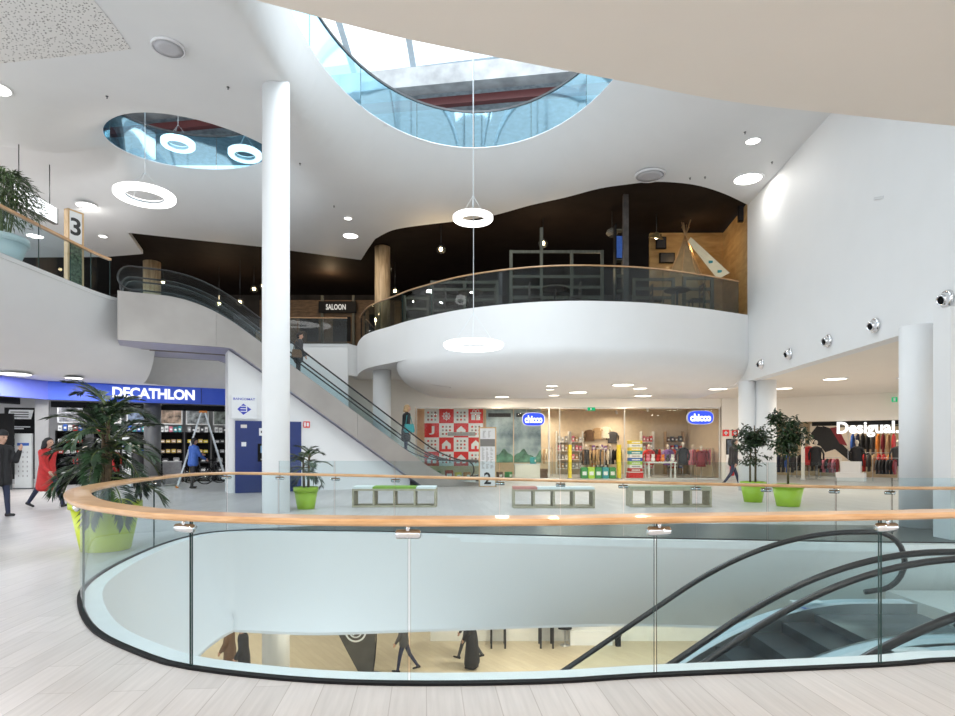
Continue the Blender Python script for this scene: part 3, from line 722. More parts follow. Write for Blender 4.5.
# ring pendants
def ring(label, px, py, Y, R0, r0, h, top, group=None):
    c = P(px, py, Y); t = thing('ring_pendant_lamp', label, 'pendant lamp', c, 0, group)
    mb = MB(); mb.lathe([(r0,-h/2),(r0+.02,-h/2-.012),(R0-.03,-h/2-.012),(R0,-h/2+.02),(R0,h/2-.02),(R0-.03,h/2),(r0+.02,h/2),(r0,h/2-.02),(r0,-h/2)], n=56, m=RING); mb.build('ring_shade', RING, t)
    mb = MB(); mb.lathe([(r0-.012,-h/2+.03),(r0-.002,-h/2+.03),(r0-.002,h/2-.03),(r0-.012,h/2-.03),(r0-.012,-h/2+.03)], n=40, m=ALU); mb.build('inner_band', ALU, t)
    mb = MB()
    for k in range(3):
        a = 2*math.pi*k/3+.5; mb.tube([(math.cos(a)*(R0+r0)/2, math.sin(a)*(R0+r0)/2, h/2), (0,0,h/2+.55)], .004, 5, ALU)
    mb.tube([(0,0,h/2+.5),(0,0,top-c.z)], .009, 6, ALU); mb.build('suspension_cable', ALU, t)
    return t
ring('upper white ring lamp hanging in front of the dark gallery', 473, 218, 16.5, .55, .34, .12, 15.2, 'white ring pendants')
ring('lower white ring lamp hanging in front of the white drum', 473.5, 345, 11, .55, .38, .075, 15.0, 'white ring pendants')
ring('big white ring lamp hanging below the smaller roof opening', 145, 195.5, 15.9, .74, .47, .12, 13.5, 'white ring pendants')
for px, py, Y, lab in ((178,143.5,19.8,'added ring standing for a lamp reflection in the smaller roof opening, sign side'),(245,154,19.6,'added ring standing for a lamp reflection in the smaller roof opening, beside the column')):
    ring(lab, px, py, Y, .52, .33, .16, 13.4, 'white ring pendants')  # rings added behind the glass to stand for ring lamp reflections
# air nozzles on the right wall
tilt = Vector((-1, WB, 0)).normalized()
for k, (px, py, r) in enumerate(((948,299,.155),(876,325.5,.155),(829,341,.155),(790,354,.155),(762,364,.155))):
    c = W(px, py)-Vector((.01,0,0)); lab = ['chrome ball air nozzle nearest the picture edge','second chrome ball air nozzle from the picture edge','middle chrome ball air nozzle of the five on the wall','second chrome ball air nozzle from the drum','chrome ball air nozzle closest to the white drum'][k]
    t = thing('air_vent_nozzle', lab, 'air vent', c, 0, 'ball air nozzles on the white wall')
    mb = MB(); mb.lathe([(r*.72,-.004),(r*.75,.05),(r*.9,.045),(r,.01),(r,-.004)], n=28, m=CHROME, axis=tilt); mb.build('flange', CHROME, t)
    d = (tilt+Vector((.0,-.25,-.22))).normalized(); mb = MB()
    mb.lathe([(r*.74,.0),(r*.76,.04),(r*.7,.09),(r*.56,.135),(r*.46,.15),(r*.44,.12)], n=24, m=CHROME, axis=d); mb.build('ball', CHROME, t)
    mb = MB(); mb.lathe([(1e-6,.10),(r*.455,.125)], n=20, m=BLACK, axis=d); mb.build('throat', BLACK, t)
# access flap mark on wall
c = W(880,198); mb = MB(); mb.beam(c+Vector((-.012,-.12,-.03)), c+Vector((-.012,.16,.05)), .02, .05, mat('wall slot', (.66,.67,.68), .5)); tag(mb.build('wall_slot_vent'), 'thin slanted slot vent high on the white wall', 'vent')

# ------------------------------------------------------------------ benches
def bench(label, x0, x1, Y, cushions, ndiv, rz=0., depth=.5, h=.43):
    """open timber cubes with loose seat pads; x0..x1 in pixels at the front foot"""
    a = (x0-CX)/FPX*Y; b = (x1-CX)/FPX*Y; L = b-a; t = thing('bench', label, 'bench', (a, Y, 0), rz, 'timber cube benches'); th = .045
    for nm, q in (('base_board', ((0,0,0),(L,depth,th))), ('top_board', ((0,0,h-th),(L,depth,h)))):
        mb = MB(); mb.box(*q, BENCHW); mb.build(nm, BENCHW, t)
    for k in range(ndiv+1):
        x = (L-th)*k/ndiv; mb = MB(); mb.box((x,0.002,th),(x+th,depth-.002,h-th), BENCHW); mb.build('divider_board', BENCHW, t)
    for x, w_, c in cushions:
        mb = MB(); r = .018; z = h
        pr = [(x*L+.01,z),(x*L+.004,z+.02),(x*L+.012,z+.05),((x+w_)*L-.012,z+.05),((x+w_)*L-.004,z+.02),((x+w_)*L-.01,z)]
        mb.prism([(p[0], .012, p[1]) for p in pr], (0,depth-.024,0), c); o = mb.build('seat_pad', c, t)
    return t
PADG = mat('moss green pad', (.22,.40,.06), .8, var=.1, scale=40); PADW = mat('pale grey pad', (.72,.78,.78), .8, var=.05, scale=40); PADP = mat('dusty pink pad', (.55,.25,.22), .8, var=.1, scale=40); PADO = mat('olive pad', (.38,.40,.28), .8, var=.1, scale=40)
bench('timber cube bench with a green middle pad, in front of the steel escalator', 352, 436, 13.9, [(0,.24,PADW),(.24,.52,PADG),(.76,.24,PADW)], 4)
bench('timber cube bench with a dusty pink end pad, beside the numbered totem', 513, 595, 13.7, [(0,.30,PADP),(.30,.4,PADW),(.70,.30,PADW)], 4)
bench('timber cube bench with olive pads, nearest the potted ficus trees', 631, 712, 13.9, [(0,.25,PADO),(.25,.5,PADO),(.75,.25,PADO)], 4)

# ------------------------------------------------------------------ sign totems
INK = mat('black print', (.02,.02,.022), .5); GREYINK = mat('grey print', (.22,.21,.20), .5); PAPER = mat('white sign face', (.80,.82,.84), .45, var=.02)
def totem(label, x, y, z, w, h, rz, num, numz, nsz, dark=None):
    t = thing('sign_totem', label, 'sign', (x,y,z), rz); d = .16
    mb = MB(); 
    for a in (-w/2, w/2-.045): mb.box((a,-d/2,0),(a+.045,d/2,h), TOTW)
    mb.box((-w/2,-d/2,h-.04),(w/2,d/2,h), TOTW); mb.box((-w/2,-d/2,0),(w/2,d/2,.03), TOTW); mb.build('oak_frame', TOTW, t)
    mb = MB(); mb.box((-w/2+.045,-d/2+.012,.03),(w/2-.045,d/2-.012,h-.04), PAPER); f = mb.build('sign_face', PAPER, t)
    lettering('floor_number', num, nsz*.58, nsz, INK, t, (0,-d/2+.008,numz), 0, .006, .02)
    return t, w, h, d
t, w_, h_, d_ = totem('oak framed directory totem with a large number 2, at the foot of the escalators', P(487.5,HZ,21.2).x, 21.2, 0, .62, 2.1, 0, '2', .30, .42)
mb = MB(); mb.box((-w_/2+.05,-d_/2+.006,1.42),(w_/2-.05,-d_/2+.016,1.68), GREYINK); mb.build('grey_band', GREYINK, t)
mb = MB()
for k in range(22):
    z = 1.36-k*.034
    for x in (-.2,-.05,.1): 
        if random.random() < .8: mb.box((x,-d_/2+.006,z),(x+.04+random.random()*.07,-d_/2+.0135,z+.012), GREYINK)
for k in range(7):
    for x in (-.17,.02): mb.box((x,-d_/2+.006,1.74+k*.035),(x+.05+random.random()*.08,-d_/2+.0135,1.752+k*.035), GREYINK)
mb.build('directory_lines', GREYINK, t)
q = P(74,HZ,15.9)
t, w_, h_, d_ = totem('oak framed totem with a large number 3 on the gallery, beside the bamboo pot', q.x, 15.9, Z3, .42, 2.05, R(66), '3', 1.62, .46)
mb = MB(); mb.box((-w_/2+.05,-d_/2+.006,.05),(w_/2-.05,-d_/2+.016,1.2), mat('painted leaf reflection', (.10,.13,.08), .5, var=.9, scale=14)); mb.build('leaf_reflection', None, t)  # plant reflection on the sign face, painted in as a dark mottled panel
# lit box sign on the gallery
t = thing('light_box', 'slanting lit white box sign with a dark frame behind the bamboo', 'sign', (-11.6,16.45,Z3+2.15))
mb = MB(); a = [Vector((0,-1.5,.26)),Vector((0,.15,.24)),Vector((0,.15,-.20)),Vector((0,-1.5,-.22))]
mb.prism(a, (-.12,0,0), mat('dark frame', (.10,.09,.08), .5)); mb.tube([(-.06,-1.2,.2),(-.06,-1.2,1.34)], .012, 6, DKSTEEL); mb.tube([(-.06,-.1,.2),(-.06,-.1,1.34)], .012, 6, DKSTEEL); mb.build('box_frame', None, t)
mb = MB(); c = sum(a, Vector())/4; mb.prism([c+(p-c)*.93+Vector((.004,0,0)) for p in a], (.006,0,0), emit('lit sign face', (.95,.98,1), 1.6)); mb.build('lit_face', None, t)
# ================================================================== SHOPS
PALETTE = {'black':(.015,.015,.018),'charcoal':(.06,.06,.065),'navy':(.018,.024,.06),'blue':(.04,.12,.45),'red':(.55,.03,.03),'wine red':(.22,.02,.03),'pink':(.72,.22,.30),'orange':(.75,.25,.05),
           'yellow':(.80,.62,.05),'lime green':(.42,.66,.08),'green':(.06,.28,.09),'teal':(.05,.30,.32),'cream':(.78,.70,.56),'white':(.82,.82,.80),'grey':(.35,.35,.36),'tan':(.48,.32,.17),'brown':(.16,.09,.05),'gold':(.60,.42,.10),'purple':(.22,.10,.35)}
def pm(c): return mat('dyed '+c, PALETTE[c], .7, var=.12, scale=14)
def frame2(o, d):
    """local shop frame: origin, direction along the front, inward normal"""
    d = Vector((*d,0)).normalized(); n = Vector((-d.y, d.x, 0)); return Vector((*o,0)), d, n
def garment_mesh(c, w=.42, h=.75, kind=0):
    mb = MB(); m = pm(c); rows = []
    for z, a, b in ((h*.5,.05,.035),(h*.48,.10,.05),(h*.40,w*.5,.05),(h*.2,w*.45,.055),(-h*.1,w*.43,.055),(-h*.5,w*.5,.06)):
        rows.append([Vector((a*math.cos(t), b*.62*math.sin(t), z)) for t in [2*math.pi*i/10 for i in range(10)]])
    mb.loft(rows, m, True, True); mb.add(rows[-1], [tuple(range(10))], m); mb.add(rows[0], [tuple(range(10))], m)
    for s in (-1, 1): mb.tube([(s*w*.40,0,h*.40),(s*w*.62,.01,h*.1),(s*w*.60,.02,-h*.22)], [.036,.034,.03], 7, m)
    if kind == 1: mb.tube([(-.09,0,h*.46),(0,-.05,h*.40),(.09,0,h*.46)], .035, 6, m)
    return mb
GPROTO = {}
def garment(name, label, c, loc, rz, w=.42, h=.75, group=None, kind=0):
    key = (name, c, round(w,2), round(h,2), kind)
    if key in GPROTO:
        o = GPROTO[key].copy(); COL.objects.link(o)
    else:
        o = garment_mesh(c, w, h, kind).build(name, pm(c)); GPROTO[key] = o
    o.location = loc; o.rotation_euler = (0,0,rz); return tag(o, label, 'clothing', group)
RACKM = mat('rack steel', (.55,.55,.56), .3, metal=.9)
def rail_rack(label, loc, rz, L, h=1.35, group=None):
    t = thing('clothes_rail', label, 'clothes rack', loc, rz, group)
    for s in (-1, 1):
        mb = MB(); mb.tube([(s*L/2,0,0.02),(s*L/2,0,h)], .015, 6, RACKM); mb.beam((s*L/2,-.22,.015),(s*L/2,.22,.015), .03, .03, RACKM); mb.build('upright', RACKM, t)
    mb = MB(); mb.tube([(-L/2,0,h),(L/2,0,h)], .013, 6, RACKM); mb.build('hanging_bar', RACKM, t)
    return t
def fill_rail(loc, rz, L, h, cols, where, n, w=.40, gh=.7, kind='garment'):
    u = Vector((math.cos(rz), math.sin(rz), 0))
    for i in range(n):
        c = cols[i % len(cols)] if n <= len(cols) else random.choice(cols); x = -L/2+.09+(L-.18)*(i+.5)/n
        garment('hanging_garment', f'{c} garment hanging on {where}', c, Vector(loc)+u*x+Vector((0,0,h-gh*.5-.06)), rz+R(80+random.uniform(-2,2)), w, gh, f'{c} garments on {where}', i % 2)
BOXP = {}
def product(name, label, c, loc, rz, sx, sy, sz, cat='product', group=None):
    key = (name, c, round(sx,2), round(sy,2), round(sz,2))
    if key in BOXP:
        o = BOXP[key].copy(); COL.objects.link(o)
    else:
        mb = MB(); e = min(sx,sy,sz)*.12; m = pm(c)
        pr = [(-sx/2+e,0),(sx/2-e,0),(sx/2,e),(sx/2,sz-e),(sx/2-e,sz),(-sx/2+e,sz),(-sx/2,sz-e),(-sx/2,e)]
        mb.prism([(x,-sy/2,z) for x, z in pr], (0,sy,0), m)
        mb.box((-sx*.32,-sy/2-.004,sz*.3),(sx*.32,-sy/2+.002,sz*.62), pm('white') if c != 'white' else pm('grey'))
        o = mb.build(name, m); BOXP[key] = o
    o.location = loc; o.rotation_euler = (0,0,rz); return tag(o, label, cat, group)
def shelf_unit(label, loc, rz, L, h, levels, m, depth=.38, backm=None, group=None):
    t = thing('shelf_unit', label, 'shelves', loc, rz, group)
    mb = MB(); mb.box((-L/2,depth-.02,0),(L/2,depth,h), backm or m); mb.build('back_panel', None, t)
    for s in (-1, 1): mb = MB(); mb.box((s*L/2-.02,0,0),(s*L/2+.02,depth,h), m); mb.build('side_panel', m, t)
    for z in levels: mb = MB(); mb.box((-L/2+.022,.0,z-.015),(L/2-.022,depth-.022,z+.015), m); mb.build('shelf', m, t)
    return t
def fill_shelf(loc, rz, L, levels, what, cols, where, sx, sz, depth=.38, prob=1.):
    u = Vector((math.cos(rz), math.sin(rz), 0)); v = Vector((-u.y, u.x, 0))
    for z in levels:
        n = int((L-.08)/(sx*1.12))
        for i in range(n):
            if random.random() > prob: continue
            c = random.choice(cols); x = -L/2+.04+(L-.08)*(i+.5)/n; k = random.choice((.8,.9,1.))
            product(what, f'{c} {what.replace("_"," ")} on {where}', c, Vector(loc)+u*x+v*.15+Vector((0,0,z+.0155)), rz, sx*.9, .2, sz*k, 'product', f'{c} {what.replace("_"," ")}s on {where}')
def spot(name, p, power, size=.5, col=(1,.9,.75), tgt=None):
    l = bpy.data.lights.new(name, 'AREA'); l.energy = power; l.color = col; l.shape = 'DISK'; l.size = size
    o = bpy.data.objects.new(name, l); COL.objects.link(o); o.location = p; return o
FRAMEM = mat('shopfront aluminium', (.62,.60,.56), .35, metal=.7)
def shop_window(label, x0, x1, y, z1):
    t = thing('shop_window', label, 'shop window', (x0, y, 0), 0, 'toy shop front windows')
    mb = MB(); mb.box((.03,-.008,.05),(x1-x0-.03,.008,z1-.05), GL_SHOP); mb.build('pane', GL_SHOP, t)
    mb = MB()
    for a in (0, x1-x0-.03): mb.box((a,-.04,0),(a+.03,.04,z1), FRAMEM)
    mb.box((.03,-.04,0),(x1-x0-.03,.04,.05), FRAMEM); mb.box((.03,-.04,z1-.05),(x1-x0-.03,.04,z1), FRAMEM); mb.build('window_frame', FRAMEM, t)
    return t
# ---------------------------------------------------------------- toy and baby shop
SY = 26.05
def X26(px): return (px-CX)/FPX*SY
shop_window('left window of the toy shop, with the chequered poster behind it', X26(416), X26(549), SY, 3.12)
shop_window('narrow window beside the toy shop entrance', X26(549), X26(560), SY, 3.12)
shop_window('right window of the toy shop, with coats behind it', X26(624), X26(719.5), SY, 3.12)
mb = MB(); mb.box((X26(560),SY-.04,3.06),(X26(624),SY+.04,3.125), FRAMEM); tag(mb.build('door_lintel_bar', FRAMEM), 'thin metal bar across the top of the toy shop entrance', 'shop frame')
shopw = mat('toy shop wall', (.74,.62,.46), .7, var=.05)
mb = MB(); mb.box((-4.6,31.2,0),(12.0,31.35,3.5), shopw); struct(mb.build('wall_shop_back'))
mb = MB(); mb.box((-4.6,26.25,0),(-4.45,31.2,3.5), shopw); struct(mb.build('wall_shop_left'))
mb = MB(); mb.box((10.9,26.25,0),(11.05,31.2,3.5), shopw); struct(mb.build('wall_shop_right'))
mb = MB(); mb.box((-4.6,26.25,3.3),(11.0,31.3,3.36), shopw); struct(mb.build('ceiling_shop'))
for x, y in ((-1.2,27.6),(2.5,28.5),(5,27.5),(8,28.2),(3.5,30.2),(7,30.2)):
    t = thing('track_spotlight', 'small white spotlight under the toy shop ceiling', 'lamp', (x, y, 3.295), 0, 'toy shop spotlights')
    mb = MB(); mb.tube([(0,0,0),(0,0,-.1)], .012, 6, WHITE); mb.build('stem', WHITE, t)
    mb = MB(); mb.lathe([(.03,.1),(.05,.08),(.06,-.08),(.05,-.08)], (0,0,-.15), 14, WHITE, axis=(0,-.5,-.85)); mb.build('lamp_head', WHITE, t)
    mb = MB(); mb.lathe([(1e-6,-.0),(.05,.0)], Vector((0,-.04,-.218)), 12, LAMPW, axis=(0,-.5,-.85)); mb.build('lens', LAMPW, t)
    l = spot('shop light', (x, y, 3.0), 26, .4, (1,.86,.66))
# chequered poster
t = thing('hanging_poster', 'red and white chequered festive poster in the toy shop window', 'poster', (X26(424.5)*27/26, 27.0, .55), 0)
mb = MB(); cw, ch = .66, .64
for r in range(4):
    for c in range(4):
        red = (r+c) % 2 == 1; x, z = c*cw, (3-r)*ch
        mb.box((x,0,z),(x+cw,.03,z+ch), REDM if red else PAPER)
        ink = PAPER if red else mat('poster motif', (.25,.08,.08), .5); y0 = -.004; cx, cz = x+cw/2, z+ch/2
        if not red:
            for i in range(3):
                for jx in range(3): mb.box((cx-.2+jx*.16,y0,cz-.2+i*.16),(cx-.2+jx*.16+.08,.002,cz-.2+i*.16+.08), [ink,REDM,pm('grey')][(i*2+jx) % 3])
        elif (r, c) == (0,1):
            for k in range(4):
                a = math.pi*k/4; mb.beam((cx-math.cos(a)*.2,-.002,cz-math.sin(a)*.2),(cx+math.cos(a)*.2,-.002,cz+math.sin(a)*.2), .006, .03, ink)
            mb.lathe([(.13,-.004),(.16,-.004),(.16,.001),(.13,.001),(.13,-.004)], (cx,0,cz), 20, ink, axis=(0,-1,0))
        elif (r, c) == (0,3):
            mb.box((cx-.2,y0,cz-.18),(cx-.02,.001,cz+.08), ink); mb.box((cx+.02,y0,cz-.18),(cx+.2,.001,cz+.08), ink); mb.box((cx-.24,y0,cz+.1),(cx+.24,.001,cz+.17), ink)
            for s in (-1,1): mb.lathe([(.05,-.003),(.08,-.003),(.08,.001),(.05,.001),(.05,-.003)], (cx+s*.08,0,cz+.22), 12, ink, axis=(0,-1,0))
        elif (r, c) == (1,0): pass
        else:
            mb.prism([(cx-.2,y0,cz-.2),(cx+.2,y0,cz-.2),(cx+.2,y0,cz+.02),(cx,y0,cz+.2),(cx-.2,y0,cz+.02)], (0,.005,0), ink)
            mb.box((cx-.05,y0-.003,cz-.2),(cx+.05,y0,cz-.06), REDM)
mb.build('poster_sheet', None, t)
lettering('letter', 'J', .24, .38, PAPER, t, (cw*.5,-.004,2.5*ch), 0, .006, .02)
mb = MB(); mb.box((1.05,-.02,1.35),(2.3,-.012,1.52), pm('grey')); mb.build('caption_strip', None, t)
# plain scenic banners
m, tt_, N, L = nt('misty banner'); out = N.new('ShaderNodeOutputMaterial'); b = N.new('ShaderNodeBsdfPrincipled'); tc = N.new('ShaderNodeTexCoord'); nz = N.new('ShaderNodeTexNoise'); nz.inputs['Scale'].default_value = 1.3; nz.inputs['Detail'].default_value = 4
rp = N.new('ShaderNodeValToRGB'); e = rp.color_ramp.elements; e[0].position = .3; e[0].color = (.10,.16,.20,1); e[1].position = .7; e[1].color = (.55,.66,.68,1); L.new(tc.outputs['Object'], nz.inputs[0]); L.new(nz.outputs[0], rp.inputs[0]); L.new(rp.outputs[0], b.inputs['Base Color']); L.new(b.outputs[0], out.inputs[0])
for a, b_, lab in ((486,513,'misty blue scenic banner beside the chequered poster'),(514,541,'grey green scenic banner under the first blue oval sign')):
    x0, x1 = X26(a)*27/26, X26(b_)*27/26; t = thing('hanging_scenic_banner', lab, 'poster', (x0, 27.02, .7)); mb = MB(); mb.box((0,0,0),(x1-x0,.03,2.4), m); mb.build('printed_sheet', None, t)
    mb = MB(); mb.box((.1,-.006,2.05),(x1-x0-.1,-.001,2.22), pm('charcoal')); mb.build('title_strip', None, t)
    mb = MB(); pr = [(0,0)]+[((x1-x0)*i/24, .42+.16*math.sin(i*.35+a)+.05*math.sin(i*.9)) for i in range(25)]+[(x1-x0,0)]
    mb.prism([(x,-.012,z) for x, z in pr], (0,.01,0), mat('hill print', (.10,.22,.16), .7, var=.6, scale=3)); mb.build('hill_print', None, t)
# blue oval signs with white lettering
for a, b_, y0, y1, lab in ((522,545,412.5,426,'blue oval shop sign over the scenic banners'),(687,714,410.5,424.5,'blue oval shop sign over the coats at the right end of the toy shop')):
    p0, p1 = P(a, y1, 25.8), P(b_, y0, 25.8); w_, h_ = p1.x-p0.x, p1.z-p0.z
    t = thing('shop_sign', lab, 'sign', ((p0.x+p1.x)/2, 25.8, (p0.z+p1.z)/2), 0, 'blue oval shop signs')
    def oval(s, y, d, m):
        mb = MB(); pr = []
        for i in range(40):
            q = 2*math.pi*i/40; c, s_ = math.cos(q), math.sin(q); pr.append((math.copysign(abs(c)**.55, c)*w_/2*s, y, math.copysign(abs(s_)**.75, s_)*h_/2*s))
        mb.prism(pr, (0,d,0), m); return mb
    oval(1, 0, .1, mat('sign white rim', (.75,.8,.95), .4)).build('sign_rim', None, t); oval(.93, -.012, .012, emit('lit sign blue', (.05,.10,.85), 1.0)).build('sign_face', None, t)
    lettering('sign_lettering', 'chicco', w_*.76, h_*.55, emit('lit sign letters', (.92,.96,1), 1.6), t, (0,-.022,0), 0, .015, .035)
    mb = MB(); 
    for s in (-1,1): mb.tube([(s*w_*.3,.05,h_*.4),(s*w_*.3,.05,3.12-(p0.z+p1.z)/2)], .012, 6, FRAMEM)
    mb.build('hanger', FRAMEM, t)
# goods in the toy shop
for x, lab in ((X26(569.5)*1.02,'yellow post at the left of the toy shop entrance'),(X26(618.5)*1.02,'yellow post at the right of the toy shop entrance')):
    t = thing('entrance_post', lab, 'post', (x, 26.5, 0), 0); mb = MB(); mb.box((-.06,-.18,0),(.06,.18,1.5), pm('yellow')); mb.build('post_panel', None, t); mb = MB(); mb.box((-.1,-.22,0),(.1,.22,.03), pm('grey')); mb.build('foot_plate', None, t)
x0 = X26(634.5)*27/26
for k, c in enumerate(('red','white','lime green','blue','white','teal','yellow','white','yellow')):
    product('toy_box', f'{c} toy box in the tall stack, {["bottom one","second from the bottom","third from the bottom","fourth from the bottom","middle one","fourth from the top","third from the top","second from the top","top one"][k]}', c, (x0, 27.0, .155*k+.3), 0, .58, .4, .15, 'toy box')
mb = MB(); t = thing('stack_plinth', 'low red plinth under the tall stack of toy boxes', 'plinth', (x0,27.0,0)); mb.box((-.32,-.24,0),(.32,.24,.26), REDM); mb.build('plinth_body', None, t); mb = MB(); mb.box((-.34,-.26,.26),(.34,.26,.3), pm('white')); mb.build('plinth_top', None, t)
for k, (px, y, rot, L, cols, where) in enumerate(((592,27.2,0,1.1,['black','brown','charcoal','tan','charcoal'],'the first rail inside the toy shop entrance'),(615,28.3,.1,1.0,['cream','black','grey','white'],'the second rail inside the toy shop entrance'),(540,29.4,0,1.2,['red','cream','tan','white'],'the rail behind the scenic banners'),
        (702,27.6,0,1.0,['red','wine red','pink','orange'],'the rail of red coats by the right shop window'),(664,29.6,.1,1.4,['red','white','charcoal','pink'],'the rail deep in the toy shop'))):
    x = (px-CX)/FPX*y; rail_rack(f'steel clothes rail: {where}', (x, y, 0), rot, L); fill_rail((x, y, 0), rot, L, 1.35, cols, where, 6 if L < 1.15 else 8)
for i, px in enumerate((584,591,598,605,612)):
    product('storage_tub', f'green and white storage tub under the rails, {["first","second","third","fourth","last"][i]} from the entrance post', ['green','lime green','green','teal','green'][i], ((px-CX)/FPX*26.75, 26.75, 0), 0, .28, .3, .5, 'tub')
for px, lab in ((563,'white shelf unit just inside the toy shop entrance'),(577,'white shelf unit behind the yellow post'),(648,'white shelf unit deep in the toy shop')):
    y = 30.6; x = (px-CX)/FPX*y; shelf_unit(lab, (x,y,0), 0, .62, 2.2, (.3,.75,1.2,1.65), pm('white'), backm=shopw); fill_shelf((x,y,0), 0, .62, (.3,.75,1.2,1.65), 'toy_carton', ['white','white','red','tan','pink','grey'], 'the '+lab, .13, .3)
# display table with soft toys
t = thing('display_table', 'white display table with small toys by the tall stack of boxes', 'table', ((660-CX)/FPX*26.9, 26.9, 0))
mb = MB(); mb.box((-.65,-.35,.68),(.65,.35,.74), pm('white')); mb.build('table_top', None, t)
for sx in (-.58,.58):
    for sy in (-.28,.28): mb = MB(); mb.box((sx-.03,sy-.03,0),(sx+.03,sy+.03,.68), pm('white')); mb.build('leg', None, t)
for i, c in enumerate(('pink','white','red','orange','charcoal','white')):
    t2 = thing('soft_toy', f'{c} soft toy on the white display table, number {"one two three four five six".split()[i]} along', 'toy', ((660-CX)/FPX*26.9-.55+i*.22, 26.85, .74)); m_ = pm(c)
    mb = MB(); mb.ball((0,0,.11), .10, m_, sc=(1,.9,1.1)); mb.build('body', m_, t2); mb = MB(); mb.ball((0,-.02,.25), .075, m_); mb.ball((-.05,-.02,.32), .028, m_, 8, 6); mb.ball((.05,-.02,.32), .028, m_, 8, 6); mb.build('head', m_, t2)
def dress_form(label, loc, c, h=1.45, rz=0., cloth=True):
    t = thing('dress_form', label, 'mannequin', loc, rz); pale = mat('mannequin plastic', (.70,.62,.52), .4)
    mb = MB(); mb.lathe([(.16,0),(.16,.02),(.02,.03),(.02,.75*h)], n=16, m=RACKM); mb.build('stand', RACKM, t)
    mb = MB(); mb.ball((0,0,h*1.06), .085, pale, sc=(.85,1,1.2)); mb.tube([(0,0,h*.92),(0,0,h*1.02)], .045, 8, pale); mb.build('head', pale, t)
    g = garment_mesh(c, .46, h*.55, 1); g.v = [(x, y*3.4, z+h*.68) for x, y, z in g.v]; g.build('coat', pm(c), t)
    return t
dress_form('black hooded coat on a dress form behind the right toy shop window', ((683-CX)/FPX*26.7,26.7,0), 'black')
dress_form('wine red padded coat on a form by the right end of the toy shop', ((701-CX)/FPX*26.6,26.6,0), 'wine red', 1.3)
# white plinth with little figures, wall boxes
t = thing('window_plinth', 'cream plinth in front of the scenic banners', 'plinth', ((527-CX)/FPX*26.5,26.5,0)); mb = MB(); mb.box((-.55,-.2,0),(.55,.2,.62), CREAM); mb.build('plinth_body', None, t); mb = MB(); mb.box((-.57,-.22,.62),(.57,.22,.66), WHITE); mb.build('plinth_top', None, t)
for i, (px, y, c, s) in enumerate(((437,26.5,'green',.30),(449,26.5,'red',.34),(458,26.5,'yellow',.26),(467,26.5,'orange',.26),(499,26.45,'brown',.28),(508.5,26.45,'green',.28),(533,26.5,'teal',.26),(544,26.5,'brown',.4),(428,26.5,'tan',.36))):
    onp = 512 < px < 542; z0 = .66 if px == 533 else 0
    product('gift_box', f'{c} gift box on the toy shop window floor, {["near the chequered poster","below the letter square","beside the yellow one","right of the yellow one","behind the totem","next to the cream plinth","on the cream plinth","by the narrow window","at the far corner of the window"][i]}', c, ((px-CX)/FPX*y, y, z0), .2*i, s, s*.8, s*1.1, 'gift box')
for px, z, c in ((598,2.1,'tan'),(606,2.15,'cream'),(590,2.0,'brown'),(613,1.9,'charcoal')):
    g = garment('wall_hung_garment', f'{c} jacket hung high on the toy shop back wall', c, ((px-CX)/FPX*31, 31.1, z), 0, .5, .6)
for px, y, c, lab in ((586,28.9,'charcoal','charcoal coat on a form behind the first rail of the toy shop'),(600,29.3,'tan','tan coat on a form behind the green tubs'),(610,29.6,'black','black coat on a form behind the second rail of the toy shop'),(649,28.6,'red','red coat on a form behind the tall stack of boxes'),(668,28.2,'purple','purple coat on a form behind the small white table'),(693,28.6,'pink','pink coat on a form behind the wine red one')):
    dress_form(lab, ((px-CX)/FPX*y, y, 0), c, 1.35)
for px, lab in ((600,'low shelf unit at the middle of the back wall'),(675,'tan shelf unit behind the right shop window'),(708,'tan shelf unit in the toy shop corner')):
    y = 30.7; x = (px-CX)/FPX*y; shelf_unit(lab, (x,y,0), 0, .9, 2.2 if px != 600 else 1.5, (.3,.75,1.2)+((1.65,) if px != 600 else ()), pm('tan'), backm=shopw); fill_shelf((x,y,0), 0, .9, (.3,.75,1.2)+((1.65,) if px != 600 else ()), 'toy_carton', ['charcoal','orange','red','purple','blue','brown'], 'the '+lab, .16, .3)
# evacuation and fire signs on the cream pier
for px, py, s, lab, c in ((726,433,.28,'red fire equipment sign, upper of two on the cream pier',REDM),(735,433,.26,'red fire sign half hidden by the ficus, top of the cream pier',REDM),(731.5,458,.24,'small red sign lower on the cream pier',REDM)):
    p = P(px, py, 25.86); t = thing('safety_sign', lab, 'sign', p); mb = MB(); mb.box((-s/2,0,-s/2),(s/2,.02,s/2), c); mb.build('sign_plate', None, t); mb = MB(); mb.box((-s*.3,-.004,-.02),(s*.3,.001,.03), PAPER); mb.box((-.03,-.004,-s*.3),(.03,.001,s*.3), PAPER); mb.build('pictogram', None, t)
p = P(731.5,447,25.85); t = thing('notice_screen', 'dark framed notice panel on the cream pier', 'sign', p); mb = MB(); mb.box((-.22,0,-.35),(.22,.04,.35), BLACK); mb.build('screen_frame', None, t); mb = MB(); mb.box((-.18,-.004,-.3),(.18,.001,.3), mat('dark print', (.06,.07,.09), .2, var=.6)); mb.build('screen', None, t)
p = P(731.5,474,25.8); t = thing('wall_mount_fire_extinguisher', 'red fire extinguisher cabinet low on the cream pier', 'extinguisher', (p.x,25.84,.12)); mb = MB(); mb.box((-.22,0,0),(.22,.05,.95), pm('white')); mb.build('back_board', None, t); mb = MB(); mb.lathe([(.09,0),(.09,.5),(.03,.58),(.03,.63)], (0,-.1,.05), 14, REDM); mb.build('cylinder', REDM, t)
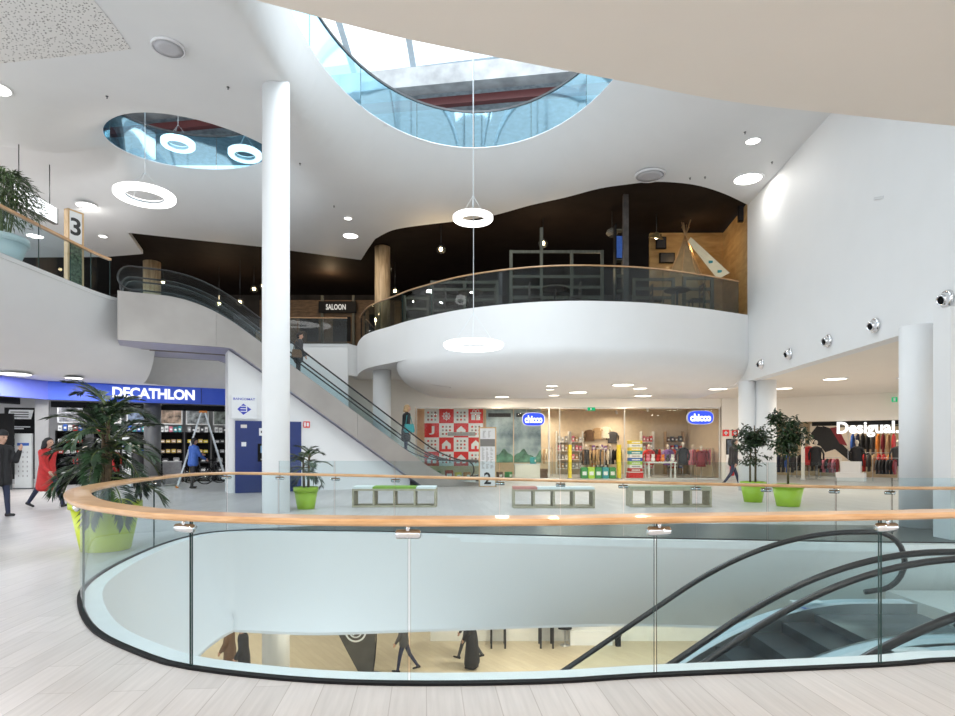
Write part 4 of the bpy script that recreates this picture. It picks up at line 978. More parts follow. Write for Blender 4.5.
p = P(591.5,409,25.95); t = thing('exit_sign', 'small green exit sign over the toy shop entrance', 'sign', p); mb = MB(); mb.box((-.16,0,-.07),(.16,.03,.07), emit('exit green', (.02,.45,.18), .8)); mb.build('sign_plate', None, t); mb = MB(); mb.box((-.05,-.004,-.04),(.0,.001,.04), PAPER); mb.build('pictogram', None, t)

# ---------------------------------------------------------------- clothes shop on the right
O, D, NRM = frame2((12.0,26.6), (4.6,-3.7))
RZ = math.atan2(D.y, D.x)
def S(px, depth=0.):
    """point on the shop's front line (moved inward by depth) under picture column px"""
    k = (px-CX)/FPX; o = O+NRM*depth; s = (k*o.y-o.x)/(D.x-k*D.y); return o+D*s
mb = MB(); a, b = S(755,5.0), S(930,5.0); mb.beam(a+Vector((0,0,1.75)), b+Vector((0,0,1.75)), .1, 3.5, mat('tan shop wall', (.60,.47,.30), .7, var=.05)); struct(mb.build('wall_clothes_shop'))
mb = MB(); a, b = S(812,.12), S(905,.12); mb.beam(a+Vector((0,0,2.36)), b+Vector((0,0,2.36)), .06, .17, BLACK); tag(mb.build('fascia_strip', BLACK), 'black fascia strip above the white lettering of the clothes shop', 'shop fascia')
mb = MB(); q = [S(740,.2), S(935,.2), S(935,5.2), S(740,5.2)]; mb.prism([p+Vector((0,0,2.75)) for p in q], (0,0,.05), CREAM); struct(mb.build('ceiling_clothes_shop'))
a, b = P(837,430,S(837).y-.25), P(899,430,S(899).y-.25); a.z = b.z = 2.10
t = thing('shop_name_sign', 'white lettering sign of the clothes shop on the arcade', 'sign', (a+b)/2, RZ)
lettering('sign_lettering', 'Desigual.', (b-a).length, .62, emit('white sign letters', (1,1,1), 1.3), t, (0,0,0), 0, .06, .03)
mb = MB(); mb.box((-(b-a).length/2,.04,.1),((b-a).length/2,.06,.14), BLACK); mb.build('mounting_bar', BLACK, t)
spot('shop light', S(800,2.2)+Vector((0,0,2.7)), 15, .8, (1,.88,.68)); spot('shop light', S(845,2.5)+Vector((0,0,2.7)), 18, .8, (1,.88,.68)); spot('shop light', S(885,2.2)+Vector((0,0,2.7)), 18, .8, (1,.88,.68))
def at(p, z=0.): return Vector((p.x, p.y, z))
for px, dp, L, h, cols, where, gh in ((873,3.6,1.9,2.05,['blue','navy','black','black','charcoal','orange','wine red','tan','red'],'the upper wall rail of the clothes shop',.95),(874,2.6,1.8,1.15,['charcoal','black','orange','wine red','red','black','tan','red'],'the lower rail of the clothes shop',.75),
        (781,2.0,1.3,1.1,['navy','blue','navy','charcoal','blue','black'],'the jeans rail behind the taller ficus',.8),(806,3.2,1.2,1.1,['black','charcoal','red','black','brown'],'the dark rail beside the pleated poster',.75),(829,1.7,.9,.95,['black','wine red','red','charcoal','pink'],'the low rail in the middle of the clothes shop',.6),(886,1.25,.9,.95,['wine red','black','red','charcoal'],'the low rail near the round column',.6)):
    p = S(px, dp); rail_rack(f'clothes rail: {where}', at(p), RZ, L, h); fill_rail(at(p), RZ, L, h, cols, where, 9 if L > 1.5 else 6, .38, gh)
# model poster leaning diagonally: black figure shapes on a light board
p = S(835,4.2); t = thing('fashion_poster', 'large light poster with dark dress shapes in the clothes shop', 'poster', at(p,.55), RZ)
mb = MB(); mb.box((-1.05,0,0),(1.05,.04,1.95), mat('poster paper', (.75,.66,.55), .6)); mb.build('poster_board', None, t)
for nm, pr, c in (('dress_print',[(-.95,1.0),(-.5,1.85),(-.1,1.7),(.1,1.2),(.8,.4),(1.0,.1),(.6,.2),(0,.75),(-.4,.6),(-.6,.9)],'black'),('scarf_print',[(-.2,1.75),(.1,1.8),(.5,.9),(.2,1.0)],'wine red'),('hair_print',[(-1.0,1.5),(-.75,1.85),(-.5,1.8),(-.6,1.3),(-.9,1.2)],'black'),('face_print',[(.1,1.85),(.3,1.7),(.25,1.45),(.05,1.5)],'cream')):
    mb = MB(); mb.prism([(x,-.008 if nm == 'dress_print' else -.012,z) for x, z in pr], (0,.006,0), pm(c)); mb.build(nm, None, t)
p = S(851,.75); t = thing('display_plinth', 'white stepped plinth at the clothes shop entrance', 'plinth', at(p), RZ)
mb = MB(); mb.box((-.5,-.4,0),(.5,.4,.35), WHITE); mb.build('lower_step', None, t); mb = MB(); mb.box((-.35,-.25,.35),(.35,.25,.8), WHITE); mb.build('upper_step', None, t)
for i, (px, dp, c) in enumerate(((816,1.1,'black'),(809,1.4,'red'),(857,1.5,'black'),(898,2.0,'charcoal'))):
    dress_form(['black dress on a form beside the portal post of the clothes shop','red dress on a form beside the dark clothes rail','black dress on a form under the white shop lettering','charcoal coat on a form next to the round column'][i], at(S(px,dp)), c, 1.5, RZ)
p = S(803,.35); mb = MB(); t = thing('shop_portal', 'beige portal post of the clothes shop beside the ficus', 'post', at(p), RZ); mb.box((-.06,-.08,0),(.06,.08,2.25), CREAM); mb.build('post_shaft', None, t); mb = MB(); mb.box((-.1,-.1,0),(.1,.1,.06), FRAMEM); mb.build('post_foot', None, t)
p = P(894.5,399.5,S(894).y-.3); t = thing('exit_sign', 'round green exit sign above the clothes shop', 'sign', p, RZ); mb = MB(); mb.box((-.09,0,-.09),(.09,.03,.09), emit('exit green', (.02,.45,.18), .8)); mb.build('sign_plate', None, t); mb = MB(); mb.box((-.03,-.004,-.06),(.03,.001,.06), PAPER); mb.build('pictogram', None, t)

# ---------------------------------------------------------------- sports shop on the left
O2, D2, N2 = frame2((-13.7,19.1), (4.7,2.6)); RZ2 = math.atan2(D2.y, D2.x)
def T(px, depth=0.):
    k = (px-CX)/FPX; o = O2+N2*depth; s = (k*o.y-o.x)/(D2.x-k*D2.y); return o+D2*s
L0 = Vector((-14.75,15.4,0)); C0 = Vector((-13.7,19.1,0)); C1 = Vector((-8.9,21.75,0))
t = thing('shop_fascia', 'blue fascia band of the sports shop with white lettering', 'shop fascia', C0)
for a, b, nm in ((L0,C0,'side_panel'),(C0,C1,'front_panel')):
    mb = MB(); mb.beam(a-C0+Vector((0,0,3.2)), b-C0+Vector((0,0,3.2)), .16, .58, BLUE if nm == 'front_panel' else mat('pale blue fascia', (.17,.22,.80), .4, var=.03)); mb.build(nm, None, t)
a, b = T(112.5), T(194.5); off = -N2*.10
lettering('sign_lettering', 'DECATHLON', (b-a).length, .36, emit('white fascia letters', (1,1,1), 1.0), t, (a+b)/2-C0+off+Vector((0,0,3.22)), RZ2, .03, .035, .95)
mb = MB(); e = T(201)-C0+off; mb.box((e.x-.008,e.y-.01,2.93),(e.x+.008,e.y+.06,3.47), mat('fascia joint', (.02,.05,.30), .5)); mb.build('panel_joint', None, t)
mb = MB(); mb.beam(L0+Vector((-.35,.1,2.82)), C0.lerp(L0,.16)+Vector((-.35,.1,2.82)), .1, .2, BLACK); mb.beam(C0+N2*.9+Vector((0,0,2.82)), T(226,.9)+Vector((0,0,2.82)), .1, .2, BLACK); tag(mb.build('shutter_housing', BLACK), 'black shutter housing under the blue fascia band', 'shutter')
a, b = T(-120,5.2), T(262,5.2); mb = MB(); mb.beam(a+Vector((0,0,1.7)), b+Vector((0,0,1.7)), .1, 3.4, mat('sports shop wall', (.36,.36,.37), .6)); struct(mb.build('wall_sports_shop'))
mb = MB(); q = [T(-100,.35), T(228,.35), T(260,5.2), T(-120,5.2)]; mb.prism([p+Vector((0,0,3.3)) for p in q], (0,0,.05), CEILW); struct(mb.build('ceiling_sports_shop'))
for px, dp in ((180,2),(120,2.2),(60,2.5),(10,3)): spot('shop light', T(px,dp)+Vector((0,0,3.2)), 22, .8, (.95,.97,1))
PILG = mat('dark grey column paint', (.13,.135,.14), .5); PILL = mat('light grey column paint', (.30,.305,.315), .5)
p = T(152.5,.55); mb = MB(); mb.lathe([(.27,0),(.27,2.93)], at(p), 28, PILG); struct(mb.build('column_shop', PILG))
p = T(42.5,.45); mb = MB(); mb.box((p.x-.18,p.y-.18,0),(p.x+.18,p.y+.18,2.93), PILL, RZ2); struct(mb.build('column_shop', PILL))
for i, (px, lab) in enumerate(((171,'black shelf unit right of the dark column'),(198,'black shelf unit behind the ladder'),(225,'black shelf unit behind the bicycles'),(139,'black shelf unit left of the dark column'),(108,'black shelf unit behind the big palm'),(70,'black shelf unit beside the light grey pillar'))):
    p = at(T(px,3.2)); shelf_unit(lab, p, RZ2, .86, 2.0, (.35,.75,1.15,1.55,1.97), BLACK); nm = 'the '+lab
    fill_shelf(p, RZ2, .86, (1.98,), 'folded_shirt', [['pink','white','orange','yellow','teal'],['charcoal','white','grey'],['blue','charcoal','white'],['blue','teal'],['white','red'],['blue','red','white']][i], nm, .13, .24)
    fill_shelf(p, RZ2, .86, (1.15,1.55), 'sport_shoe', [['gold','tan'],['gold','yellow','charcoal'],['charcoal','grey'],['blue','white'],['white','charcoal'],['red','white']][i], nm, .17, .15)
    fill_shelf(p, RZ2, .86, (.35,.75), 'goods_carton', [['charcoal','grey'],['charcoal','black','gold'],['grey','charcoal'],['red','charcoal'],['white','charcoal'],['charcoal','red']][i], nm, .24, .24, prob=.9)
    t = thing('action_photo', f'sports photo board above the {lab}', 'poster', p+N2*.3+Vector((0,0,2.3)), RZ2); mb = MB(); mb.box((-.42,0,0),(.42,.03,.62), pm('white')); mb.build('photo_board', None, t)
    mb = MB(); mb.box((-.38,-.006,.04),(.38,-.001,.58), mat(f'action photo print {i}', [(.35,.25,.18),(.28,.30,.30),(.22,.25,.22),(.2,.25,.35),(.4,.38,.36),(.3,.3,.32)][i], .5, var=.95, scale=5)); mb.build('photo_print', None, t)
# rack of bicycles beside the ladder, with frame, wheels, saddle, handlebar
def bicycle(label, loc, rz, c):
    t = thing('bicycle', label, 'bicycle', loc, rz); m_ = pm(c)
    for x, nm in ((-.52,'rear_wheel'),(.52,'front_wheel')):
        mb = MB(); mb.tube([(x+.33*math.cos(a),0,.34+.33*math.sin(a)) for a in [2*math.pi*i/22 for i in range(22)]], .02, 6, BLACK, True); w = mb.build(nm, BLACK, t)
        mb = MB()
        for k in range(8): a = math.pi*k/8; mb.tube([(x-.32*math.cos(a),0,.34-.32*math.sin(a)),(x+.32*math.cos(a),0,.34+.32*math.sin(a))], .004, 4, CHROME)
        mb.build('spokes', CHROME, w)
    mb = MB()
    for a, b in (((-.52,0,.34),(-.12,0,.32)),((-.12,0,.32),(-.22,0,.85)),((-.22,0,.80),(.36,0,.82)),((-.12,0,.32),(.38,0,.74)),((-.52,0,.34),(-.2,0,.78)),((.52,0,.34),(.36,0,.92))): mb.tube([a,b], .02, 6, m_)
    mb.build('frame', m_, t)
    mb = MB(); mb.box((-.36,-.06,.88),(-.12,.06,.93), BLACK); mb.tube([(-.22,0,.83),(-.23,0,.9)], .015, 6, BLACK); mb.build('saddle', BLACK, t)
    mb = MB(); mb.tube([(.42,-.27,1.0),(.36,-.2,.99),(.34,0,.96),(.36,.2,.99),(.42,.27,1.0)], .015, 6, BLACK); mb.tube([(.36,0,.9),(.34,0,.97)], .015, 6, BLACK); mb.build('handlebar', BLACK, t)
bicycle('black bicycle on show behind the ladder, nearest the white wall edge', at(T(219,1.5)), RZ2+.3, 'black'); bicycle('charcoal bicycle on show between the ladder and the shelves', at(T(205,2.2)), RZ2-.2, 'charcoal')
# ladder
p = at(T(203,-.28)); t = thing('step_ladder', 'tall aluminium step ladder standing under the blue fascia', 'ladder', p, RZ2)
for s in (-1, 1):
    f = MB()
    for y in (-.22, .22): f.beam((s*.82,y,0),(s*.06,y*.6,2.62), .05, .03, ALU)
    f = f.build('ladder_frame', ALU, t)
    for k in range(9):
        q = (k+.7)/9.6; mb = MB(); mb.beam((s*(.82-.76*q),-.22*(1-.4*q),2.62*q),(s*(.82-.76*q),.22*(1-.4*q),2.62*q), .06, .025, ALU); mb.build('rung', ALU, t)
    for y in (-.22, .22): mb = MB(); mb.box((s*.82-.04,y-.03,-.0),(s*.82+.04,y+.03,.05), pm('orange')); mb.build('foot_cap', None, t)
mb = MB(); mb.box((-.12,-.16,2.60),(.12,.16,2.66), pm('orange')); mb.build('top_cap', None, t)
# notice boards and security gates
def board(label, px, y, w, h, z, rz, dots):
    p = P(px, HZ, y); t = thing('notice_board', label, 'sign', (p.x, y, 0), rz)
    mb = MB(); mb.box((-w/2,0,z),(w/2,.06,z+h), BLACK); mb.build('board_panel', None, t)
    for sx in (-.39,.39): mb = MB(); mb.box((w*sx-.025,.01,0),(w*sx+.025,.05,z), DKSTEEL); mb.build('leg', None, t)
    if dots:
        mb = MB(); mb.prism([(-w*.42,-.006,z+h*.84),(w*.36,-.006,z+h*.84),(w*.44,-.006,z+h*.97),(-w*.34,-.006,z+h*.97)], (0,.006,0), PAPER); mb.build('header_band', None, t)
        mb = MB(); 
        for k in range(3): mb.box((-w*.3,-.011,z+h*(.865+.033*k)),(w*.28,-.006,z+h*(.878+.033*k)), INK)
        mb.build('header_lines', None, t)
        for k, c in enumerate(('green','blue','orange')):
            zz = z+h*(.72-.13*k); mb = MB(); mb.lathe([(1e-6,.0),(.075,0),(.075,.008),(1e-6,.008)], (-w*.33,-.008,zz), 18, pm(c), axis=(0,1,0)); mb.build('symbol_dot', None, t)
            mb = MB(); mb.box((-w*.18,-.006,zz+.01),(w*.33,-.001,zz+.05), PAPER); mb.box((-w*.18,-.006,zz-.05),(w*.12,-.001,zz-.015), PAPER); mb.build('text_lines', None, t)
    else:
        mb = MB(); mb.prism([(-w*.3,-.006,z+h*.3),(w*.25,-.006,z+h*.3),(w*.33,-.006,z+h*.42),(-w*.22,-.006,z+h*.42)], (0,.006,0), PAPER); mb.build('label_patch', None, t)
    return t
board('black notice board with green, blue and orange dots by the grey pillar', 20, 20.6, .92, 2.45, .3, R(15), True)
board('plain black board at the picture edge, behind the person in black', 1, 19.6, .7, 2.0, .5, R(15), False)
def gate(label, px, y, w, h):
    p = P(px, HZ, y); t = thing('security_gate', label, 'security gate', (p.x, y, 0), R(10), 'white security gates'); g_ = mat('gate white', (.66,.69,.70), .4)
    mb = MB(); mb.box((-w/2,-.05,.04),(w/2,.05,h), g_); mb.build('gate_panel', None, t); mb = MB(); mb.box((-w/2-.03,-.12,0),(w/2+.03,.12,.04), DKSTEEL); mb.build('foot_plate', None, t)
    mb = MB(); mb.box((-w*.35,-.056,h*.78),(w*.35,-.05,h*.83), pm('blue')); mb.build('blue_label', None, t)
    mb = MB()
    for r in range(6):
        for c in range(3): mb.box((-w*.3+c*w*.26,-.055,h*(.22+.085*r)),(-w*.3+c*w*.26+.03,-.05,h*(.22+.085*r)+.06), pm('grey'))
    mb.build('slot_grille', None, t)
gate('white security gate in front of the dotted notice board', 24, 20.0, .5, 1.85); gate('slim white security gate half hidden by the big palm', 127, 20.4, .27, 1.75)
p = at(T(172,1.3)); t = thing('goods_bin', 'grey wire bin of goods beside the dark shop column', 'bin', p, RZ2); mb = MB(); mb.box((-.3,-.25,.05),(.3,.25,.85), pm('grey')); mb.build('bin_body', None, t); mb = MB(); mb.box((-.32,-.27,.85),(.32,.27,.88), RACKM); mb.build('bin_rim', None, t)
for i, (px, dp) in enumerate(((138,1.2),(133,1.8),(112,1.6),(85,1.5))):
    dress_form(['charcoal jacket on a form left of the dark shop column','white jacket on a form behind the slim gate','red jacket on a form behind the palm trunk','charcoal jacket on a form between palm and grey pillar'][i], at(T(px,dp)), ['charcoal','white','red','charcoal'][i], 1.3, RZ2)
# ---------------------------------------------------------------- cash machine in the white wall
WN = -UN; wo = T0+UN*.29
def V(px, py):   # on the wall below the escalator
    k = (px-CX)/FPX; s = (k*wo.y-wo.x)/(US.x-k*US.y); q = wo+US*s; return Vector((q.x, q.y, EYE+(HZ-py)/FPX*q.y))
a, b = V(235,421), V(301,421); RW = math.atan2(US.y, US.x); w_ = (Vector((b.x,b.y,0))-Vector((a.x,a.y,0))).length
t = thing('cash_machine', 'navy blue cash machine front let into the white wall, behind the white column', 'cash machine', (a.x,a.y,0), RW)
mb = MB(); mb.box((0,-.05,0),(w_,-.002,2.2), BLUED); mb.build('blue_panel', None, t)
mb = MB(); mb.box((w_*.33,-.075,.95),(w_*.62,-.05,1.5), BLACK); r = mb.build('machine_front', None, t); mb = MB(); mb.box((w_*.37,-.08,1.22),(w_*.58,-.075,1.44), emit('cash screen', (.25,.45,.7), .5)); mb.build('screen', None, r); mb = MB(); mb.box((w_*.37,-.12,1.0),(w_*.58,-.075,1.04), STEEL); mb.build('keypad', None, r)
for x0, x1, z0, z1, nm in ((.35,.6,1.75,1.98,'white_notice'),(.09,.16,1.42,1.55,'small_notice'),(.08,.17,1.98,2.08,'camera_window')):
    mb = MB(); mb.box((w_*x0,-.056,z0),(w_*x1,-.05,z1), PAPER if 'notice' in nm else STEEL); q = mb.build(nm, None, t)
    if nm == 'white_notice': mb = MB(); mb.box((w_*x0+.05,-.06,z0+.08),(w_*x1-.04,-.056,z0+.15), INK); mb.build('print_line', None, q)
a, b = V(233,399), V(255,415); t = thing('bank_sign', 'white bank sign with a blue diamond emblem above the cash machine', 'sign', ((a.x+b.x)/2,(a.y+b.y)/2,(a.z+b.z)/2), RW)
w_, h_ = .72, .72; mb = MB(); mb.box((-w_/2,-.06,-h_/2),(w_/2,-.002,h_/2), PAPER); mb.build('sign_board', None, t)
BL2 = mat('emblem blue', (.03,.05,.48), .4)
lettering('sign_lettering', 'BANCOMAT', .62, .07, BL2, t, (0,-.063,.24), 0, .006, .01)
mb = MB(); mb.prism([(-.20,-.066,-.07),(-.03,-.066,.10),(.20,-.066,-.07),(-.03,-.066,-.24)], (0,.006,0), BL2); mb.build('diamond', None, t)
mb = MB(); 
for z in (-.135,-.055,.02): mb.box((-.11,-.072,z-.012),(.07,-.066,z+.012), PAPER)
mb.box((.05,-.072,-.14),(.08,-.066,.02), PAPER); mb.build('emblem_bars', None, t)
a = V(297,423); b = V(301,426.5); p = V(298.5,424.5); p = V(297.5+.5,424.8)
p = V(304,424.5); t = thing('fire_sign', 'square red fire sign on the white wall beside the cash machine', 'sign', p, RW); mb = MB(); mb.box((-.02,-.02,-.1),(.18,-.001,.1), REDM); mb.build('sign_plate', None, t); mb = MB(); mb.box((.0,-.024,-.07),(.05,-.02,.07), PAPER); mb.box((.08,-.024,-.06),(.15,-.02,.06), PAPER); mb.build('pictogram', None, t)
# ================================================================== GALLERY AND LOWER FLOOR
BULB = emit('filament bulb', (1,.78,.42), 14.)
def bulb_pendant(label, px, py, Y, group):
    c = P(px, py, Y); t = thing('bulb_pendant', label, 'pendant lamp', c, 0, group)
    mb = MB(); mb.tube([(0,0,.12),(0,0,ZC+.15-c.z)], .010, 5, DKSTEEL); mb.build('cord', DKSTEEL, t)
    mb = MB(); mb.lathe([(.012,.12),(.05,.10),(.055,.03),(.03,.02)], n=12, m=DKSTEEL); mb.build('socket', DKSTEEL, t)
    mb = MB(); mb.ball((0,0,-.045), .065, BULB, 10, 8); mb.build('bulb', BULB, t)
    mb = MB()
    for k in range(6):
        a = math.pi*k/3; mb.tube([(.05*math.cos(a),.05*math.sin(a),.06),(.15*math.cos(a),.15*math.sin(a),-.02),(.13*math.cos(a),.13*math.sin(a),-.13),(0,0,-.2)], .006, 4, DKSTEEL)
    mb.build('cage', DKSTEEL, t)
    return t
GP = 'bulb pendants of the dark gallery'
for px, py, Y, lab in ((441,248,21.2,'caged bulb pendant left of the upper ring lamp'),(543,242,20.6,'caged bulb pendant right of the upper ring lamp'),(388,268,24.4,'caged bulb pendant against the right timber column'),(395,290,25.5,'low caged bulb pendant just behind the gallery rail'),
        (254,288,26,'caged bulb pendant left of the white column, lower'),(263,285,27,'caged bulb pendant touching the edge of the white column'),(240,301,25,'low caged bulb pendant above the escalator handrail'),(163,281,26.5,'caged bulb pendant beside the left timber column'),(219,303,26,'lowest caged bulb pendant above the steel escalator')):
    bulb_pendant(lab, px, py, Y, GP)
for p, w_ in ((P(441,250,21),30),(P(543,244,20.5),30),(P(690,235,20.6),26),(P(330,275,27),40),(P(220,290,26),40),(P(480,235,24),30),(P(600,262,20.5),24)):
    l = bpy.data.lights.new('saloon light', 'POINT'); l.energy = w_; l.color = (1,.72,.42); l.shadow_soft_size = .12; o = bpy.data.objects.new('saloon light', l); COL.objects.link(o); o.location = p-Vector((0,0,.4))
c = P(656.5,236,20.2); t = thing('dome_pendant', 'brass dome pendant lamp in front of the golden plywood wall', 'pendant lamp', c)
mb = MB(); mb.tube([(0,0,.1),(0,0,ZC+.15-c.z)], .014, 6, DKSTEEL); mb.build('cord', DKSTEEL, t)
BRASS = mat('aged brass', (.62,.46,.22), .35, metal=.8)
mb = MB(); mb.lathe([(.03,.13),(.06,.12),(.10,.05),(.24,-.06),(.25,-.08),(.235,-.075),(.09,.04),(.02,.1)], n=28, m=BRASS, axis=(.15,-.35,1)); mb.build('dome_shade', BRASS, t)
mb = MB(); mb.ball((0,.0,-.03), .07, BULB); mb.build('bulb', BULB, t)
c = P(612,232,20); t = thing('basket_pendant', 'dark woven basket pendant left of the dark timber post', 'pendant lamp', c); mb = MB(); mb.tube([(0,0,.1),(0,0,ZC+.15-c.z)], .01, 6, DKSTEEL); mb.build('cord', DKSTEEL, t); mb = MB(); mb.lathe([(.03,.14),(.16,.06),(.2,-.04),(.12,-.14),(.1,-.14),(.18,-.04),(.14,.05),(.02,.12)], n=20, m=mat('basket', (.16,.14,.11), .8, var=.6, scale=30)); mb.build('basket_shade', None, t)
# timber partition frames behind the smoked glass
def partition(label, px0, px1, Y, ztop, nv, rails, ext=()):
    a, b = P(px0, HZ, Y).x, P(px1, HZ, Y).x; t = thing('timber_partition', label, 'partition', (a, Y, Z3), 0, 'grey timber partitions on the gallery'); L = b-a
    for k in range(nv+1):
        mb = MB(); x = L*k/nv; mb.box((x-.05,-.04,0),(x+.05,.04,ztop+(ext[k] if k < len(ext) else 0)), SALW); mb.build('post', SALW, t)
    for k, z in enumerate(rails):
        mb = MB(); mb.box((.05,-.03,z-.045),(L-.05,.03,z+.045), SALW); mb.build('rail', SALW, t)
partition('grey timber partition seen through the glass left of the ring lamp cable', 432, 497, 20.4, 1.45, 2, (.12,.45,.8,1.15,1.40))
partition('grey timber partition standing above the gallery rail, centre', 511, 602, 19.9, 2.32, 3, (.12,.42,.75,1.1,1.45,2.27), (.0,.75,0,.0))
partition('grey timber partition right of the dark post', 634, 673, 19.7, 1.35, 1, (.1,.4,.7,1.0,1.3))
partition('grey timber partition under the plywood wall', 684, 712, 19.4, 1.3, 1, (.1,.5,.9,1.25))
partition('grey timber partition left of the cable, further back', 405, 428, 22.6, 1.5, 1, (.2,.6,1.0,1.4))
mb = MB(); p = P(625.5,HZ,18.7); mb.box((p.x-.08,p.y-.08,Z3),(p.x+.08,p.y+.08,ZC+.155), mat('dark oak post', (.06,.05,.045), .6, var=.3)); struct(mb.build('column_timber_post', None))
t = thing('wall_ladder_shelf', 'dark ladder shelf with pale panels beside the dark timber post', 'shelves', (P(619,HZ,19.2).x, 19.2, Z3))
for s in (-.13,.13): mb = MB(); mb.box((s-.02,-.15,0),(s+.02,.15,2.9), BLACK); mb.build('upright', BLACK, t)
for k in range(6): mb = MB(); mb.box((-.11,-.14,.3+k*.48),(.11,.14,.33+k*.48), SALW); mb.build('shelf', SALW, t)
mb = MB(); mb.box((-.11,-.16,1.8),(.11,-.145,2.5), pm('blue')); mb.build('blue_panel', None, t)
# teepee
ap = P(685.5,236,20.6); t = thing('teepee', 'canvas teepee with crossing poles and a long pale flap, by the plywood walls', 'tent', (ap.x, ap.y, Z3)); h = ap.z-Z3
CANV = mat('tan canvas', (.36,.25,.13), .8, var=.2, scale=3); CANW = mat('pale canvas', (.80,.72,.52), .8, var=.06, scale=5)
base = [Vector((-1.25,-.2,0)),Vector((-.55,-.85,0)),Vector((.45,-.85,0)),Vector((1.15,-.1,0)),Vector((.8,.85,0)),Vector((-.8,.85,0))]
mb = MB(); mb.loft([base+[base[0]], [Vector((b.x*.05,b.y*.05,h*.94)) for b in base+[base[0]]]], CANV, False); mb.build('canvas', CANV, t)
for k, b in enumerate(base):
    q = Vector((0,0,h)); d = (q-b).normalized(); mb = MB(); mb.tube([b*1.03+Vector((0,0,.02)), q+d*(.35+.1*(k % 3))], [.03,.018], 7, mat('pole wood', (.50,.32,.16), .6)); mb.build('pole', None, t)
fl = P(725,276,20.0)-Vector((ap.x,ap.y,Z3)); d = fl-Vector((.06,-.1,h-.15)); s = Vector((.62,-.1,.78)).normalized()
mb = MB(); a0, a1, b0, b1 = Vector((.03,-.12,h-.1)), Vector((.10,-.12,h-.18)), fl+Vector((.16,0,.10)), fl+Vector((-.24,0,-.10))
mb.prism([a1+Vector((.04,0,.1)),b0,b1,a1-Vector((.06,0,.05))], (0,.03,0), CANW); r = mb.build('pale_flap', CANW, t)
for q in (.62,.88):
    c = a1.lerp((b0+b1)/2, q); mb = MB(); mb.box((c.x-.07,c.y-.012,c.z-.04),(c.x+.07,c.y-.002,c.z+.05), pm('teal')); mb.build('painted_mark', None, r)
# small fittings on the gallery
for nm, lab, cat, px, py, Y, w_, h_ in (('wall_mount_screen','small black screen on the plywood wall behind the teepee','screen',667,258,21.82,.55,.36),('hanging_speaker_box','black loudspeaker box under the dome pendant','loudspeaker',661,243,21.6,.36,.42),('hanging_speaker_box','black loudspeaker box high by the right edge of the plywood wall','loudspeaker',742,213,19.6,.26,.6),('hanging_speaker_box','dark loudspeaker box behind the upper ring lamp','loudspeaker',500,234,24,.34,.5)):
    p = P(px, py, Y); t = thing(nm, lab, cat, p); mb = MB(); mb.box((-w_/2,-.05,-h_/2),(w_/2,.05,h_/2), BLACK); mb.build('housing', BLACK, t); mb = MB(); mb.box((-w_*.42,-.056,-h_*.42),(w_*.42,-.05,h_*.42), mat('dark mesh', (.03,.03,.035), .3)); mb.build('front_face', None, t)
    mb = MB(); mb.tube([(0,.0,h_/2),(0,.0,h_/2+.12)] if 'speaker' in nm else [(0,.05,0),(0,.07,0)], .02, 6, BLACK); mb.build('bracket', BLACK, t)
# saloon front at the back
t = thing('saloon_facade', 'rustic timber bar front with a lettered sign at the back of the gallery', 'bar front', (P(330,HZ,29).x, 29.0, Z3))
RUST = wood('rustic board', (.075,.045,.022), (.17,.10,.05), (1.5,1.5,6), .7, 0)
mb = MB(); mb.box((-3.4,0,0),(3.4,.12,2.9), RUST); mb.build('board_wall', RUST, t)
for x0, x1, z0, z1 in ((-1.45,-.55,.9,2.0),(.15,1.0,.9,2.1),(1.9,2.6,.9,2.2)): mb = MB(); mb.box((x0,-.03,z0),(x1,-.002,z1), BLACK); mb.build('dark_window', BLACK, t)
for x in (-.35,1.15): mb = MB(); mb.box((x-.06,-.14,0),(x+.06,-.01,3.1), SALW); mb.build('post', SALW, t)
mb = MB(); mb.box((-.5,-.2,2.25),(1.3,-.15,2.8), BLACK); r = mb.build('sign_board', BLACK, t); lettering('sign_lettering', 'SALOON', .95, .27, emit('glowing sign letters', (.75,.72,.65), .7), r, (.33,-.21,2.52), 0, .01, .02)  # lettering glows by its own emission, though it is no lamp
mb = MB(); mb.box((-3.0,-1.6,0),(-.8,-1.1,1.1), RUST); mb.build('counter', RUST, t)
def cafe_chair(label, x, y, rz):
    t = thing('saloon_chair', label, 'chair', (x, y, Z3), rz, 'dark saloon chairs'); c = mat('dark chair wood', (.05,.03,.02), .5, var=.2)
    mb = MB(); mb.box((-.2,-.2,.42),(.2,.2,.46), c); mb.build('seat', c, t)
    for sx in (-.17,.17):
        for sy in (-.17,.17): mb = MB(); mb.beam((sx,sy,0),(sx,sy,.42 if sy < 0 else .92), .035, .035, c); mb.build('leg', c, t)
    mb = MB(); 
    for z in (.58,.72,.86): mb.box((-.15,.16,z),(.15,.18,z+.06), c)
    mb.build('back_slats', c, t)
def cafe_table(label, x, y):
    t = thing('saloon_table', label, 'table', (x, y, Z3), 0, 'dark saloon tables'); c = mat('dark table wood', (.07,.045,.03), .45, var=.2)
    mb = MB(); mb.lathe([(.40,.72),(.40,.76)], n=24, m=c, smooth=False); mb.build('table_top', c, t); mb = MB(); mb.lathe([(.25,0),(.24,.03),(.04,.05),(.035,.72)], n=14, m=DKSTEEL); mb.build('pedestal', DKSTEEL, t)
